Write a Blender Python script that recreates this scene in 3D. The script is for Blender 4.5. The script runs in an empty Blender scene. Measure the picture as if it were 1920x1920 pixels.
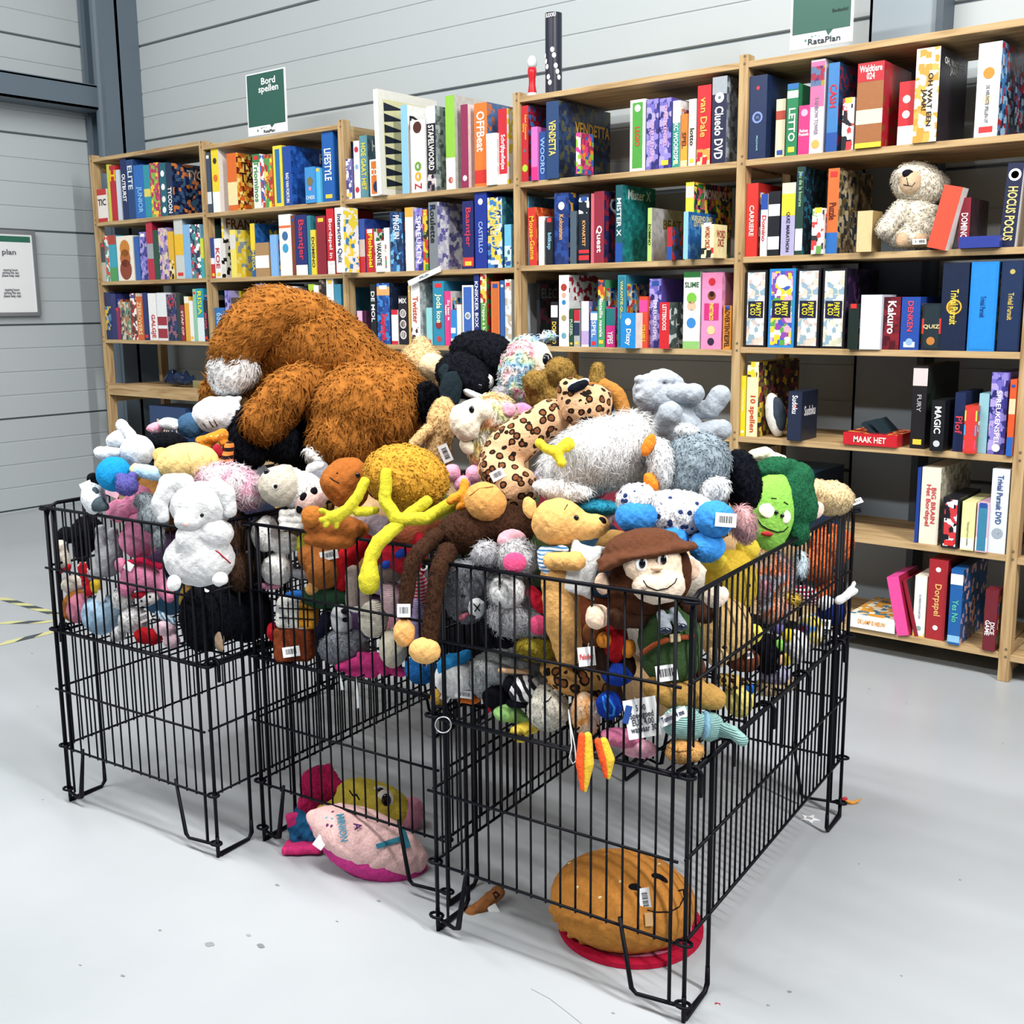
import bpy, math, random
import numpy as np
from mathutils import Matrix, Vector
random.seed(7); RNG=np.random.default_rng(7)
SC=bpy.context.scene; COL=SC.collection
# ---------------------------------------------------------------- camera
YAW,PIT,ROL,FPX,CX,CY,CH=-0.67133758,0.17376211,-0.00846089,2049.70497,960.0,932.36789,1.25
fw=np.array([math.sin(YAW)*math.cos(PIT),math.cos(YAW)*math.cos(PIT),-math.sin(PIT)])
_r=np.array([math.cos(YAW),-math.sin(YAW),0.0]); _u=np.cross(_r,fw)
rt=_r*math.cos(ROL)+_u*math.sin(ROL); up=-_r*math.sin(ROL)+_u*math.cos(ROL)
CO=np.array([0,0,CH]); CB=np.array([rt,up,fw])      # rows: camera basis
cd=bpy.data.cameras.new('camera'); cam=bpy.data.objects.new('camera',cd); COL.objects.link(cam)
cd.sensor_width=36; cd.lens=FPX/1920*36; cd.shift_y=(CY-960)/1920; cd.clip_start=.05
cam.matrix_world=Matrix([[rt[0],up[0],-fw[0],0],[rt[1],up[1],-fw[1],0],[rt[2],up[2],-fw[2],CH],[0,0,0,1]])
SC.camera=cam
# ---------------------------------------------------------------- light and exposure
SC.view_settings.view_transform='Standard'; SC.view_settings.look='None'; SC.view_settings.gamma=1; SC.view_settings.exposure=-0.08
SC.view_settings.use_curve_mapping=False
SC.cycles.max_bounces=6; SC.cycles.diffuse_bounces=2; SC.cycles.glossy_bounces=3; SC.cycles.transparent_max_bounces=6
W=bpy.data.worlds.new('hall_light'); SC.world=W; W.use_nodes=True
bg=W.node_tree.nodes['Background']; bg.inputs[0].default_value=(.62,.78,1,1); bg.inputs[1].default_value=.07
def area(name,loc,tgt,sx,sy,power,col=(1,.98,.95)):
    l=bpy.data.lights.new(name,'AREA'); l.shape='RECTANGLE'; l.size=sx; l.size_y=sy; l.energy=power; l.color=col
    o=bpy.data.objects.new(name,l); COL.objects.link(o); o.location=loc
    o.rotation_euler=(Vector(tgt)-Vector(loc)).to_track_quat('-Z','Y').to_euler(); return o
area('ceiling_strip_front',(-3.4,-2.6,4.6),(-3.2,2.6,.6),6.0,.2,225)
area('ceiling_strip_side',(1.8,1.2,4.2),(-2.0,2.2,.4),.14,3.0,320)
area('ceiling_strip_middle',(-2.2,.6,4.8),(-2.2,1.2,0),4.0,.14,290)
# ---------------------------------------------------------------- basics
def lin(c):
    if isinstance(c,str):
        c=[int(c[i:i+2],16)/255 for i in (0,2,4)]
    return tuple((x/12.92 if x<=.04045 else ((x+.055)/1.055)**2.4) for x in c)
def empty(name,loc=(0,0,0),rz=0):
    o=bpy.data.objects.new(name,None); COL.objects.link(o); o.location=[float(a) for a in loc]; o.rotation_euler=(0,0,rz); o.empty_display_size=.05
    return o
def tag(o,label=None,cat=None,group=None,kind=None):
    if label: o['label']=label
    if cat: o['category']=cat
    if group: o['group']=group
    if kind: o['kind']=kind
    return o
class MB:
    def __init__(s): s.v=[];s.f=[];s.m=[];s.n=0
    def add(s,v,f,m=0):
        v=np.asarray(v,float); s.v.append(v); s.f+= [tuple(i+s.n for i in q) for q in f]; s.m+=[m]*len(f); s.n+=len(v); return s
    def box(s,lo,hi,m=0,mats=None):
        x0,y0,z0=lo;x1,y1,z1=hi
        v=[(x0,y0,z0),(x1,y0,z0),(x1,y1,z0),(x0,y1,z0),(x0,y0,z1),(x1,y0,z1),(x1,y1,z1),(x0,y1,z1)]
        f=[(0,3,2,1),(4,5,6,7),(0,1,5,4),(1,2,6,5),(2,3,7,6),(3,0,4,7)]  # bottom top front right back left
        s.add(v,f,m)
        if mats: s.m[-6:]=mats
        return s
    def tube(s,pts,r,n=6,m=0,closed=False,cap=True):
        pts=[np.array(p,float) for p in pts]; N=len(pts); rr=r if hasattr(r,'__len__') else [r]*N
        V=[];prev=None
        for i,p in enumerate(pts):
            if closed: t=pts[(i+1)%N]-pts[i-1]
            else: t=pts[min(i+1,N-1)]-pts[max(i-1,0)]
            t=t/(np.linalg.norm(t)+1e-12)
            a=prev if prev is not None else (np.array([0,0,1.]) if abs(t[2])<.9 else np.array([1.,0,0]))
            a=a-t*(a@t); a/=np.linalg.norm(a)+1e-12; prev=a; b=np.cross(t,a)
            k=1.0
            if 0<i<N-1:
                t1=(pts[i]-pts[i-1]);t1/=np.linalg.norm(t1)+1e-12; k=1/max(.6,abs(t1@t))
            for j in range(n):
                an=2*math.pi*j/n; V.append(p+(a*math.cos(an)+b*math.sin(an))*rr[i]*k)
        F=[]
        for i in range(N if closed else N-1):
            for j in range(n):
                i2=(i+1)%N
                F.append((i*n+j,i*n+(j+1)%n,i2*n+(j+1)%n,i2*n+j))
        if cap and not closed: F.append(tuple(range(n))[::-1]); F.append(tuple((N-1)*n+j for j in range(n)))
        return s.add(V,F,m)
    def build(s,name,mats,parent=None,smooth=False,origin=None,bevel=0):
        me=bpy.data.meshes.new(name); V=np.concatenate(s.v) if s.v else np.zeros((0,3))
        if origin is not None: V=V-np.asarray(origin,float)
        me.from_pydata(V.tolist(),[],s.f)
        for m in (mats if isinstance(mats,(list,tuple)) else [mats]): me.materials.append(m)
        me.polygons.foreach_set('material_index',s.m)
        if smooth: me.polygons.foreach_set('use_smooth',[True]*len(s.f))
        me.update()
        o=bpy.data.objects.new(name,me); COL.objects.link(o)
        if origin is not None and parent is None: o.location=[float(a) for a in origin]
        if parent: o.parent=parent
        if bevel:
            b=o.modifiers.new('b','BEVEL'); b.width=bevel; b.segments=2; b.limit_method='ANGLE'
        return o
# ---------------------------------------------------------------- materials
_M={}
def newmat(key,rough=.6,spec=.3):
    m=bpy.data.materials.new(key); m.use_nodes=True; nt=m.node_tree; b=nt.nodes['Principled BSDF']
    b.inputs['Roughness'].default_value=rough; b.inputs['Specular IOR Level'].default_value=spec
    return m,nt,b
def nd(nt,t,**k):
    n=nt.nodes.new(t)
    for a,v in k.items(): setattr(n,a,v)
    return n
def ocoord(nt,scale=(1,1,1)):
    tc=nd(nt,'ShaderNodeTexCoord'); mp=nd(nt,'ShaderNodeMapping'); mp.inputs['Scale'].default_value=scale
    nt.links.new(tc.outputs['Object'],mp.inputs['Vector']); return mp.outputs[0]
def ramp(nt,fac,stops,interp='LINEAR'):
    r=nd(nt,'ShaderNodeValToRGB'); r.color_ramp.interpolation=interp; e=r.color_ramp.elements
    while len(e)<len(stops): e.new(.5)
    for i,(p,c) in enumerate(stops): e[i].position=p; e[i].color=(*lin(c),1) if isinstance(c,str) else (*c,1)
    nt.links.new(fac,r.inputs[0]); return r.outputs[0]
def flat(c,rough=.5,spec=.35,metal=0,em=0):
    k=('flat',c,rough,spec,metal)
    if k in _M: return _M[k]
    m,nt,b=newmat('paint_'+c,rough,spec); b.inputs['Base Color'].default_value=(*lin(c),1); b.inputs['Metallic'].default_value=metal
    _M[k]=m; return m
def card(c):
    k=('card',c)
    if k in _M: return _M[k]
    m,nt,b=newmat('card_'+c,.38,.45); v=ocoord(nt)
    n=nd(nt,'ShaderNodeTexNoise'); n.inputs['Scale'].default_value=60; nt.links.new(v,n.inputs['Vector'])
    L=lin(c); o=ramp(nt,n.outputs[0],[(.3,tuple(x*.95 for x in L)),(.7,tuple(min(1,x*1.03+.002) for x in L))])
    nt.links.new(o,b.inputs['Base Color']); _M[k]=m; return m
def art(cols,scale=52,seed=0):
    """printed multi-colour artwork"""
    k=('art',tuple(cols),scale)
    if k in _M: return _M[k]
    m,nt,b=newmat('printed_art',.36,.45); v=ocoord(nt)
    w=nd(nt,'ShaderNodeTexNoise'); w.inputs['Scale'].default_value=scale*.5; w.inputs['Detail'].default_value=3; nt.links.new(v,w.inputs['Vector'])
    vo=nd(nt,'ShaderNodeTexVoronoi'); vo.inputs['Scale'].default_value=scale; vo.distance='CHEBYCHEV'; vo.inputs['Randomness'].default_value=.85
    mx=nd(nt,'ShaderNodeMix',data_type='VECTOR'); mx.inputs[0].default_value=.008
    nt.links.new(v,mx.inputs[4]); nt.links.new(w.outputs['Color'],mx.inputs[5]); nt.links.new(mx.outputs[1],vo.inputs['Vector'])
    sp=nd(nt,'ShaderNodeSeparateColor'); nt.links.new(vo.outputs['Color'],sp.inputs[0])
    n=len(cols); o=ramp(nt,sp.outputs[0],[(i/n,c) for i,c in enumerate(cols)],'CONSTANT')
    nt.links.new(o,b.inputs['Base Color']); _M[k]=m; return m
def wood(name='pine',base='B3966C',dark='8C6E49',axis=0):
    k=('wood',name,axis)
    if k in _M: return _M[k]
    m,nt,b=newmat(name+'_wood',.62,.25)
    sc=[14,14,14]; sc[axis]=1.1; v=ocoord(nt,tuple(sc))
    n=nd(nt,'ShaderNodeTexNoise'); n.inputs['Scale'].default_value=3.2; n.inputs['Detail'].default_value=5; n.inputs['Distortion'].default_value=.6; nt.links.new(v,n.inputs['Vector'])
    o=ramp(nt,n.outputs[0],[(.3,dark),(.5,base),(.72,'C4AB80')])
    n2=nd(nt,'ShaderNodeTexVoronoi'); n2.inputs['Scale'].default_value=.55; nt.links.new(v,n2.inputs['Vector'])
    kn=ramp(nt,n2.outputs['Distance'],[(.0,(.25,.25,.25)),(.10,(1,1,1))])
    mx=nd(nt,'ShaderNodeMix',data_type='RGBA',blend_type='MULTIPLY'); mx.inputs[0].default_value=.8
    nt.links.new(o,mx.inputs[6]); nt.links.new(kn,mx.inputs[7]); nt.links.new(mx.outputs[2],b.inputs['Base Color'])
    bp=nd(nt,'ShaderNodeBump'); bp.inputs['Strength'].default_value=.15; nt.links.new(n.outputs[0],bp.inputs['Height']); nt.links.new(bp.outputs[0],b.inputs['Normal'])
    _M[k]=m; return m
def concrete():
    m,nt,b=newmat('painted_concrete',.32,.42); v=ocoord(nt)
    n=nd(nt,'ShaderNodeTexNoise'); n.inputs['Scale'].default_value=1.3; n.inputs['Detail'].default_value=6; nt.links.new(v,n.inputs['Vector'])
    o=ramp(nt,n.outputs[0],[(.3,'9FA5A9'),(.7,'ADB2B7')])
    s=nd(nt,'ShaderNodeTexNoise'); s.inputs['Scale'].default_value=26; s.inputs['Detail'].default_value=8; s.inputs['Roughness'].default_value=.7; nt.links.new(v,s.inputs['Vector'])
    k=ramp(nt,s.outputs[0],[(.24,(.45,.45,.45)),(.30,(1,1,1))])
    mx=nd(nt,'ShaderNodeMix',data_type='RGBA',blend_type='MULTIPLY'); mx.inputs[0].default_value=.6
    nt.links.new(o,mx.inputs[6]); nt.links.new(k,mx.inputs[7]); nt.links.new(mx.outputs[2],b.inputs['Base Color'])
    r=ramp(nt,n.outputs[0],[(.3,(.26,.26,.26)),(.7,(.42,.42,.42))]); nt.links.new(r,b.inputs['Roughness'])
    bp=nd(nt,'ShaderNodeBump'); bp.inputs['Strength'].default_value=.05; bp.inputs['Distance'].default_value=.01; nt.links.new(n.outputs[0],bp.inputs['Height']); nt.links.new(bp.outputs[0],b.inputs['Normal'])
    return m
# ---------------------------------------------------------------- the hall
SHY=3.743; WY=4.24; WX=-6.62
MB().add([(-14,-9,0),(9,-9,0),(9,WY+.1,0),(-14,WY+.1,0),(-14,-9,-.1),(9,-9,-.1),(9,WY+.1,-.1),(-14,WY+.1,-.1)],[(0,1,2,3),(7,6,5,4),(0,4,5,1),(1,5,6,2),(2,6,7,3),(3,7,4,0)]).build('floor',concrete())['kind']='structure'
def panelwall(name,axis,at,a0,a1,h,sgn):
    """sandwich panels: shallow grooves as real steps, dark joint every fourth"""
    m=MB(); prof=[]; z=0; i=0
    P=.143
    while z<h:
        g=.004 if i%4 else .010; w=.008 if i%4 else .012
        prof+=[(z,0),(z+.004,0),(z+.004+w*.3,g),(z+.004+w,g),(z+.008+w,0)] ; z+=P; i+=1
    prof.append((h,0)); V=[]
    for z,d in prof:
        for a in (a0,a1):
            V.append((a,at+d,z) if axis=='y' else (at-d,a,z))
    F=[(2*j,2*j+1,2*j+3,2*j+2) for j in range(len(prof)-1)]
    mi=[1 if (prof[j][1]>0 and prof[j+1][1]>0 and prof[j][1]>.006) else 0 for j in range(len(prof)-1)]
    m.add(V,F); m.m=mi
    # backing slab
    if axis=='y': m.box((a0,at+.02,0),(a1,at+.1,h))
    else: m.box((at-.1,a0,0),(at-.02,a1,h))
    o=m.build(name,[flat('B3BBBE',.5,.3),flat('4E575C',.7,.2)]); o['kind']='structure'; return o
panelwall('wall_back','y',WY,WX,7,5.2,1)
panelwall('wall_left','x',WX,WY,-5.5,5.2,1)
steel=flat('5E6C78',.45,.4); steel2=flat('8F9CA6',.5,.4)
m=MB()     # corner column: H profile
cx0,cx1=-6.60,-6.33
m.box((cx0,4.0,0),(cx0+.025,WY,5.2)).box((cx0+.02,4.08,0),(cx1,4.10,5.2)).box((cx1-.025,3.98,0),(cx1,WY,5.2)); 
m.tube([(cx1-.10,4.03,0),(cx1-.10,4.03,5.2)],.05,16)
m.build('trim_1',steel)['kind']='structure'
m=MB(); m.box((WX,-5.5,2.60),(WX+.20,4.02,2.615)).box((WX+.185,-5.5,2.47),(WX+.20,4.02,2.61)).box((WX,-5.5,2.47),(WX+.2,4.02,2.483))
m.build('trim_2',steel)['kind']='structure'
m=MB()     # column behind the last bay
m.box((-1.60,WY-.10,0),(-1.355,WY-.075,5.2)).box((-1.60,WY-.1,0),(-1.59,WY+.01,5.2)).box((-1.355,WY-.12,0),(-1.33,WY+.01,5.2),1)
m.build('trim_3',[steel2,flat('4A5560',.5,.35)])['kind']='structure'
# ---------------------------------------------------------------- shelving
U=[-6.1545,-5.082,-3.998,-2.935,-1.900,-.890,.14]
DEP=.415; PW=.036
ZT=[2.13,2.105,None,2.10,2.10,2.10]
LV={0:dict(A=1.760,B=1.412,C=1.066,D=.79,E=.43,F=.10),1:dict(A=1.754,B=1.409,C=1.070,D=.79,E=.43,F=.10),2:dict(A=1.757,B=1.410,C=1.072,D=.76,E=.43,F=.10),
    3:dict(A=1.759,B=1.415,C=1.079,D=.755,E=.43,F=.10),4:dict(A=1.761,B=1.418,C=1.090,D=.757,E=.431,F=.099),5:dict(A=1.761,B=1.418,C=1.09,D=.757,E=.425,F=.095)}
BT=.022
wx,wy,wz=wood(axis=0),wood(axis=1),wood(axis=2)
nuts=flat('6B5B45',.5,.5)
for i,x in enumerate(U):
    h=[2.15,2.13,2.125,2.12,2.125,2.12,2.12][i]
    r=empty('shelf_upright',(x,SHY,0)); tag(r,['leftmost pine upright frame at the wall corner end of the shelving','pine upright frame between the first and second shelving bays from left','pine upright frame right under the end of the green game sign shelf','pine upright frame with the dark tube standing above it','tall pine upright frame left of the cream bear shelf','pine upright frame reaching the floor at far right','cropped pine upright frame past the right edge'][i],'shelf post','upright frames of the wooden shelving')
    f=MB().box((-PW/2,0,0),(PW/2,.05,h)).build('front_post',wz,r,bevel=.002)
    MB().box((-PW/2,DEP-.03,0),(PW/2,DEP+.02,h)).build('rear_post',wz,r,bevel=.002)
    for z in (.06,.72,1.38,h-.06): MB().box((-PW/2+.004,.05,z-.035),(PW/2-.004,DEP-.03,z+.035)).build('cross_rail',wy,r)
    for z in [LV[min(i,4)][k] for k in 'ABCDEF']+[h-.02]:
        for dz in (-.012,.014): MB().tube([(0.004,-.002,z+dz),(0.004,.004,z+dz)],.0042,8).build('screw',nuts,r)
for b in range(6):
    x0,x1=U[b]+PW/2,U[b+1]-PW/2
    rows=dict(LV[b])
    if ZT[b]: rows['T']=ZT[b]
    for k,z in rows.items():
        t=BT; 
        if b==0 and k=='D':
            o=MB().box((x0,0,-.06),(x1,.02,.012)).box((x0,.02,-.014),(x1,DEP,.0)).build('shelf_board',wx)
        else: o=MB().box((x0,0,-t),(x1,DEP,0)).build('shelf_board',wx,bevel=.0015)
        o.location=(0,SHY,z)
        tag(o,'pine %s board of the %s shelving bay from left'%({'T':'top','A':'upper','B':'second','C':'third','D':'fourth','E':'fifth','F':'bottom'}[k],['first','second','third','fourth','fifth','cropped last'][b]),'shelf board','boards of the wooden shelving')
for k in LV: 
    for q in LV[k]: pass
# ---------------------------------------------------------------- cages
CYAW=0.0946102; CD=.9286; CAG=[((-1.38985,1.49652),.5399),((-1.97346,1.52634),.5423),((-2.54141,1.35795),.5485)]
iron=flat('02030C',.5,.16)
def arc_side(d,z): 
    return [(0,z-.03),(.008,z-.008),(.03,z),(d-.03,z),(d-.008,z-.008),(d,z-.03)]
def side_panel(x,d,parent,name='side_panel'):
    m=MB(); Z=[.625,.465,.31,.155]
    m.tube([(x,0,.0)]+[(x,y,z) for y,z in arc_side(d,.778)]+[(x,d,.0)],.0042,8)
    for z in Z: m.tube([(x,-.006,z),(x,d+.006,z)],.0032)
    n=35
    for i in range(1,n): m.tube([(x-.004,d*i/n,.148),(x-.004,d*i/n,.776)],.0023,5)
    for y in (.105,d-.105): m.tube([(x,y,.02),(x,y,.775)],.0042,8)
    o=m.build(name,iron,parent,smooth=True)
    for s,y0,y1 in ((0,0,.105),(1,d,d-.105)):
        MB().tube([(x,y0,.05),(x,y0,.012),(x,y0+(y1-y0)*.06,.0045),(x,y1-(y1-y0)*.1,.0045),(x,y1,.016),(x,y1,.05)],.0046,8).build('foot',iron,o,smooth=True)
def end_panel(y,w,parent,name):
    m=MB(); 
    m.tube([(-.014,y,.772),(w+.014,y,.772)],.0040,8)
    for z in (.618,.458,.303,.150): m.tube([(-.014,y,z),(w-.014,y,z)],.0032)
    n=16; ww=w-.026
    for i in range(1,n): m.tube([(ww*i/n,y+.004,.142),(ww*i/n,y+.004,.77)],.0023,5)
    for x in (.004,.03,ww): m.tube([(x,y,.034),(x,y,.77)],.0036 if x!=.03 else .003,8)
    o=m.build(name,iron,parent,smooth=True)
    MB().tube([(.0,y,.034),(.045,y,.022),(.055,y,.026),(.078,y,.16)],.0038,8).build('foot',iron,o,smooth=True)
    MB().tube([(w,y,.034),(w-.09,y,.026),(w-.10,y,.034),(w-.125,y,.165)],.0038,8).build('foot',iron,o,smooth=True)
def ring(c,parent,r=.010,axis='z'):
    P=[(c[0]+r*1.4*math.cos(a),c[1]+r*math.sin(a),c[2]) for a in np.linspace(0,2*math.pi,13)[:-1]]
    return P
CN=['right','middle','left']
cages=[]
for k,((ox,oy),w) in enumerate(CAG):
    r=empty('wire_bin',(ox,oy,0),CYAW); cages.append(r)
    tag(r,'black wire bin of soft toys, %s'%['nearest and rightmost with the bun pillow under it','middle one with the pink lettered pillow under it','leftmost beside the grey wall with bare floor beneath'][k],'wire bin','row of black wire bins of soft toys')
    side_panel(0,CD,r); side_panel(w,CD,r)
    end_panel(-.006,w,r,'front_panel'); end_panel(CD+.006,w,r,'rear_panel')
    for x in (0,w):
        for y in (-.004,CD+.004):
            for z in (.768,.462,.154,.036): MB().tube(ring((x,y,z),r),.0032,6,closed=True).build('corner_ring',iron,r,smooth=True)
    g=MB(); zf=.455
    g.tube([(.006,.006,zf),(w-.006,.006,zf),(w-.006,CD-.006,zf),(.006,CD-.006,zf)],.0036,8,closed=True)
    for i in range(1,11): g.tube([(w*i/11,.006,zf),(w*i/11,CD-.006,zf)],.0022,5)
    for i in range(1,9): g.tube([(.006,CD*i/9,zf-.004),(w-.006,CD*i/9,zf-.004)],.0030,5)
    gg=g.build('floor_grid',iron,r,smooth=True)
    for s,x in ((-1,0),(1,w)):
        for y in (.02,.17,.38,.60,.86):
            MB().tube([(x-s*.03,y,zf),(x-s*.01,y,zf+.016),(x+s*.008,y,zf+.016),(x+s*.014,y,zf+.006),(x+s*.014,y,zf-.035)],.0042,8).build('hook',iron,gg,smooth=True)
# ---------------------------------------------------------------- board game boxes
def ray(x,y): return fw+rt*(x-CX)/FPX+up*(CY-y)/FPX
def ony(x,y,Y):
    d=ray(x,y); return CO+d*(Y/d[1])
def onz(x,y,z):
    d=ray(x,y); return CO+d*((z-CH)/d[2])
_TX={}
def textmesh(s,bold=.012):
    if (s,bold) in _TX: return _TX[(s,bold)]
    c=bpy.data.curves.new('lettering','FONT'); c.body=s; c.align_x='CENTER'; c.offset=bold; c.extrude=.004; c.resolution_u=2; c.space_line=.8
    o=bpy.data.objects.new('tmp',c); COL.objects.link(o)
    me=bpy.data.meshes.new_from_object(o.evaluated_get(bpy.context.evaluated_depsgraph_get()))
    bpy.data.objects.remove(o); bpy.data.curves.remove(c)
    n=len(me.vertices); V=np.zeros(n*3); me.vertices.foreach_get('co',V); V=V.reshape(-1,3)
    V[:,:2]-=(V[:,:2].min(0)+V[:,:2].max(0))/2; F=[tuple(p.vertices) for p in me.polygons]
    bpy.data.meshes.remove(me); _TX[(s,bold)]=(V,F); return V,F
def lettering(s,org,ux,uy,w,h,col,parent,fit=True,name='lettering',em=0,bold=.019):
    """text centred at org, width w along ux, height h along uy (parent space)"""
    V,F=textmesh(s,bold); W0=np.ptp(V[:,0])+1e-6; H0=np.ptp(V[:,1])+1e-6
    sx=w/W0; sy=h/H0
    if fit: sx=min(sx,sy*1.25); sy=min(sy,sx*1.9)
    ux=np.array(ux,float);uy=np.array(uy,float);nz=np.cross(ux,uy)
    P=np.array(org)+V[:,:1]*sx*ux+V[:,1:2]*sy*uy+(V[:,2:3]*.02+.0006)*nz
    return MB().add(P,F).build(name,flat(col,.45),parent)
CNAM=dict(white='F0F0EE',cream='E6DDBE',grey='8C9096',black='14161E',navy='1A2A55',blue='2A5CAB',azure='2A90D0',teal='1C7F86',green='2E8B57',lime='8CC63F',yellow='F0D030',orange='E8762C',red='C8202C',maroon='7C1F3A',pink='E0508C',rose='E8A8C0',purple='6A55A8',lavender='A8A0CC',brown='7A4A28',tan='C8A070')
def cname(h):
    a=np.array(lin(h))**.45; return min(CNAM,key=lambda k:np.abs(a-np.array(lin(CNAM[k]))**.45).sum())
ORD='zeroth first second third fourth fifth sixth seventh eighth ninth tenth eleventh twelfth thirteenth fourteenth fifteenth sixteenth seventeenth eighteenth nineteenth twentieth twenty-first twenty-second twenty-third twenty-fourth'.split()
BAYN=['first','second','third','fourth','fifth']; ROWN=dict(A='top',B='second',C='third',D='fourth',E='fifth',F='bottom')
WAVE=['3B3A8C','6E66B8','A79BD6','2A2A6A','8A80C8']
PAL=[['C23B2E','E8C23A','2F5E9E','E9E4D4','3C8A52'],['1D3E7A','E6E2DA','C8443A','58A0C8','E2B93B'],['7A2F58','E7B6C6','3D6FB0','F0E9D8','D9782D'],['234','E']]
def game_box(bay,row,x0,x1,yt,spine,n,side=None,text=None,tc='F4F4F0',bands=None,frame=None,discs=None,art_=None,sart=None,st=None,rec=0,dep=.27,lean=0,h=False,txtr=(.12,.88),tw=.62,label=None,flip=1,logo=True,panel=None):
    Yf=SHY+.012+rec; zb=LV[bay][row]
    yb0=None
    pb=ony((x0+x1)/2,yt,Yf)
    top=pb[2]; ymid=yt+60
    A=ony(x0,ymid,Yf)[0]; B=ony(x1,ymid,Yf)[0]; w=(B-A)*.965; H=max(.03,top-zb)
    L0,L1=U[bay]+PW/2+.001,U[bay+1]-PW/2-.001
    if rec>-.05 and not lean:
        A,B=max(A,L0),min(B,L1); w=(B-A)*.965
    dep=min(dep,DEP-.012-max(rec,0))
    xc=(A+B)/2; m=MB(); mats=[card(spine)]
    def mi(c):
        mm=art(c) if isinstance(c,(list,tuple)) else card(c)
        if mm not in mats: mats.append(mm)
        return mats.index(mm)
    sd=side or spine; sdm=mi(sart) if sart else mi(sd)
    lo=(-w/2,0,0); hi=(w/2,dep,H)
    m.box(lo,hi,0,[0,0,0,sdm,0,0])
    # front plates printed on the spine
    e=.0004
    def plate(a,b,za,zb_,mm,k=1): m.add([(a,-e*k,za),(b,-e*k,za),(b,-e*k,zb_),(a,-e*k,zb_)],[(0,1,2,3)],mm)
    if art_: plate(-w/2,w/2,0,H,mi(art_))
    for (a,b,c) in (bands or []): plate(-w/2,w/2,a*H,b*H,mi(c),1.5)
    if frame: 
        g=frame[0]*w; plate(-w/2+g,w/2-g,g,H-g,mi(frame[1]),2)
        if len(frame)>2: plate(-w/2+g*2,w/2-g*2,g*2,H-g*2,mi(frame[2]),2.5)
    for (z,c,rr) in (discs or []):
        P=[(rr*w*math.cos(t),-e*3.5,z*H+rr*w*math.sin(t)) for t in np.linspace(0,2*math.pi,15)[:-1]]
        m.add(P,[tuple(range(14))],mi(c))
    rr=random.Random(int(x0*7+yt))
    if panel: plate(-w*.36,w*.36,panel[0]*H,panel[1]*H,mi(panel[2]),3)
    if logo and H>.1 and w>.012 and not h and rr.random()<.45:
        zz=rr.choice([.05,.9]); lc=rr.choice(['F2F2EE','D83030','F0C840','2A4E9A'])
        if cname(lc)!=cname(spine): plate(-w*.3,w*.3,zz*H,zz*H+min(w*.45,.018),mi(lc),3)
    # side face lettering block
    if not sart and not st and H>.12: # printed side panel
        cc=rr.choice(PAL[:3]); 
        q=rr.random()
        if q<.6: m.add([(w/2+e,.012,H*.12),(w/2+e,dep-.02,H*.12),(w/2+e,dep-.02,H*.88),(w/2+e,.012,H*.88)],[(0,1,2,3)],mi(cc))
    o=m.build('game_box',mats,None)
    o.location=(xc,Yf,zb+.0005); o.rotation_euler=(0,math.radians(lean),math.radians(rr.uniform(-.8,.8)) if not lean else 0)
    if lean>0: pass
    if text:
        if h: lettering(text,(0,-e*3,(txtr[0]+txtr[1])/2*H),(1,0,0),(0,0,1),w*.86,(txtr[1]-txtr[0])*H,tc,o)
        else: lettering(text,(0,-e*3,(txtr[0]+txtr[1])/2*H),(0,0,-flip),(flip,0,0),(txtr[1]-txtr[0])*H,w*tw,tc,o)
    if st: 
        s,c,za,zb_,ya,yb_=st; lettering(s,(w/2+e,(ya+yb_)/2*dep,(za+zb_)/2*H),(0,1,0),(0,0,1),(yb_-ya)*dep,(zb_-za)*H,c,o,name='side_lettering')
    d=label or ((('tall ' if H>.26 else 'low ' if H<.15 else '')+('slim ' if w<.035 else 'wide ' if w>.09 else ''))+cname(spine)+' game box'+(' with %s lettering'%cname(tc) if text else ' with printed artwork' if art_ else ''))
    tag(o,'%s, %s on %s shelf of %s bay'%(d,ORD[n],ROWN[row],BAYN[bay]),'game box','game boxes on the %s shelf of the %s bay'%(ROWN[row],BAYN[bay]))
    return o
def row(bay,r,items):
    items=sorted(items,key=lambda t:t[0])
    for n,t in enumerate(items):
        k=t[4] if len(t)>4 else {}
        game_box(bay,r,t[0],t[1],t[2],t[3],n+1,**k)
D=dict
row(0,'A',[(174,203,355,'E9E2DC',D(bands=[(0,.12,'C03030'),(.82,1,'C03030')],text='TIC',tc='30303A',h=True,txtr=(.5,.7))),(203,208,308,'C9C84A'),(208,220,310,'B5222E',D(text='H',tc='F0C020',h=True,txtr=(.72,.92))),(220,227,318,'C8D4E0'),
 (228,239,297,'16285A',D(text='OUTBURST',tc='FFFFFF',txtr=(.3,.75))),(239,253,299,'1C3F72',D(text='ELITE',tc='DCE6F0',txtr=(.5,.9))),(253,271,309,'2768B8',D(text='JUNIOR',tc='8CC4EE',txtr=(.1,.6))),(271,283,309,'2C8FA0',D(bands=[(.4,.55,'D8D060')])),
 (283,300,305,'9C3A68',D(art_=['C23B66','7FB04A','E8C23A','A83058'])),(301,313,305,'1E5F70',D(discs=[(.12,'F2F2F2',.3),(.32,'E8E8E8',.3),(.55,'F2F2F2',.3),(.8,'F2F2F2',.3)],logo=False)),(313,325,306,'152C4C',D(text='TYCOON',txtr=(.05,.55),sart=['1A2C5C','101830','3C5A78','C87840'],st=('TYCOON','F0F0F0',.72,.9,.3,.98),dep=.33,side='1A2C5C'))])
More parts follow.
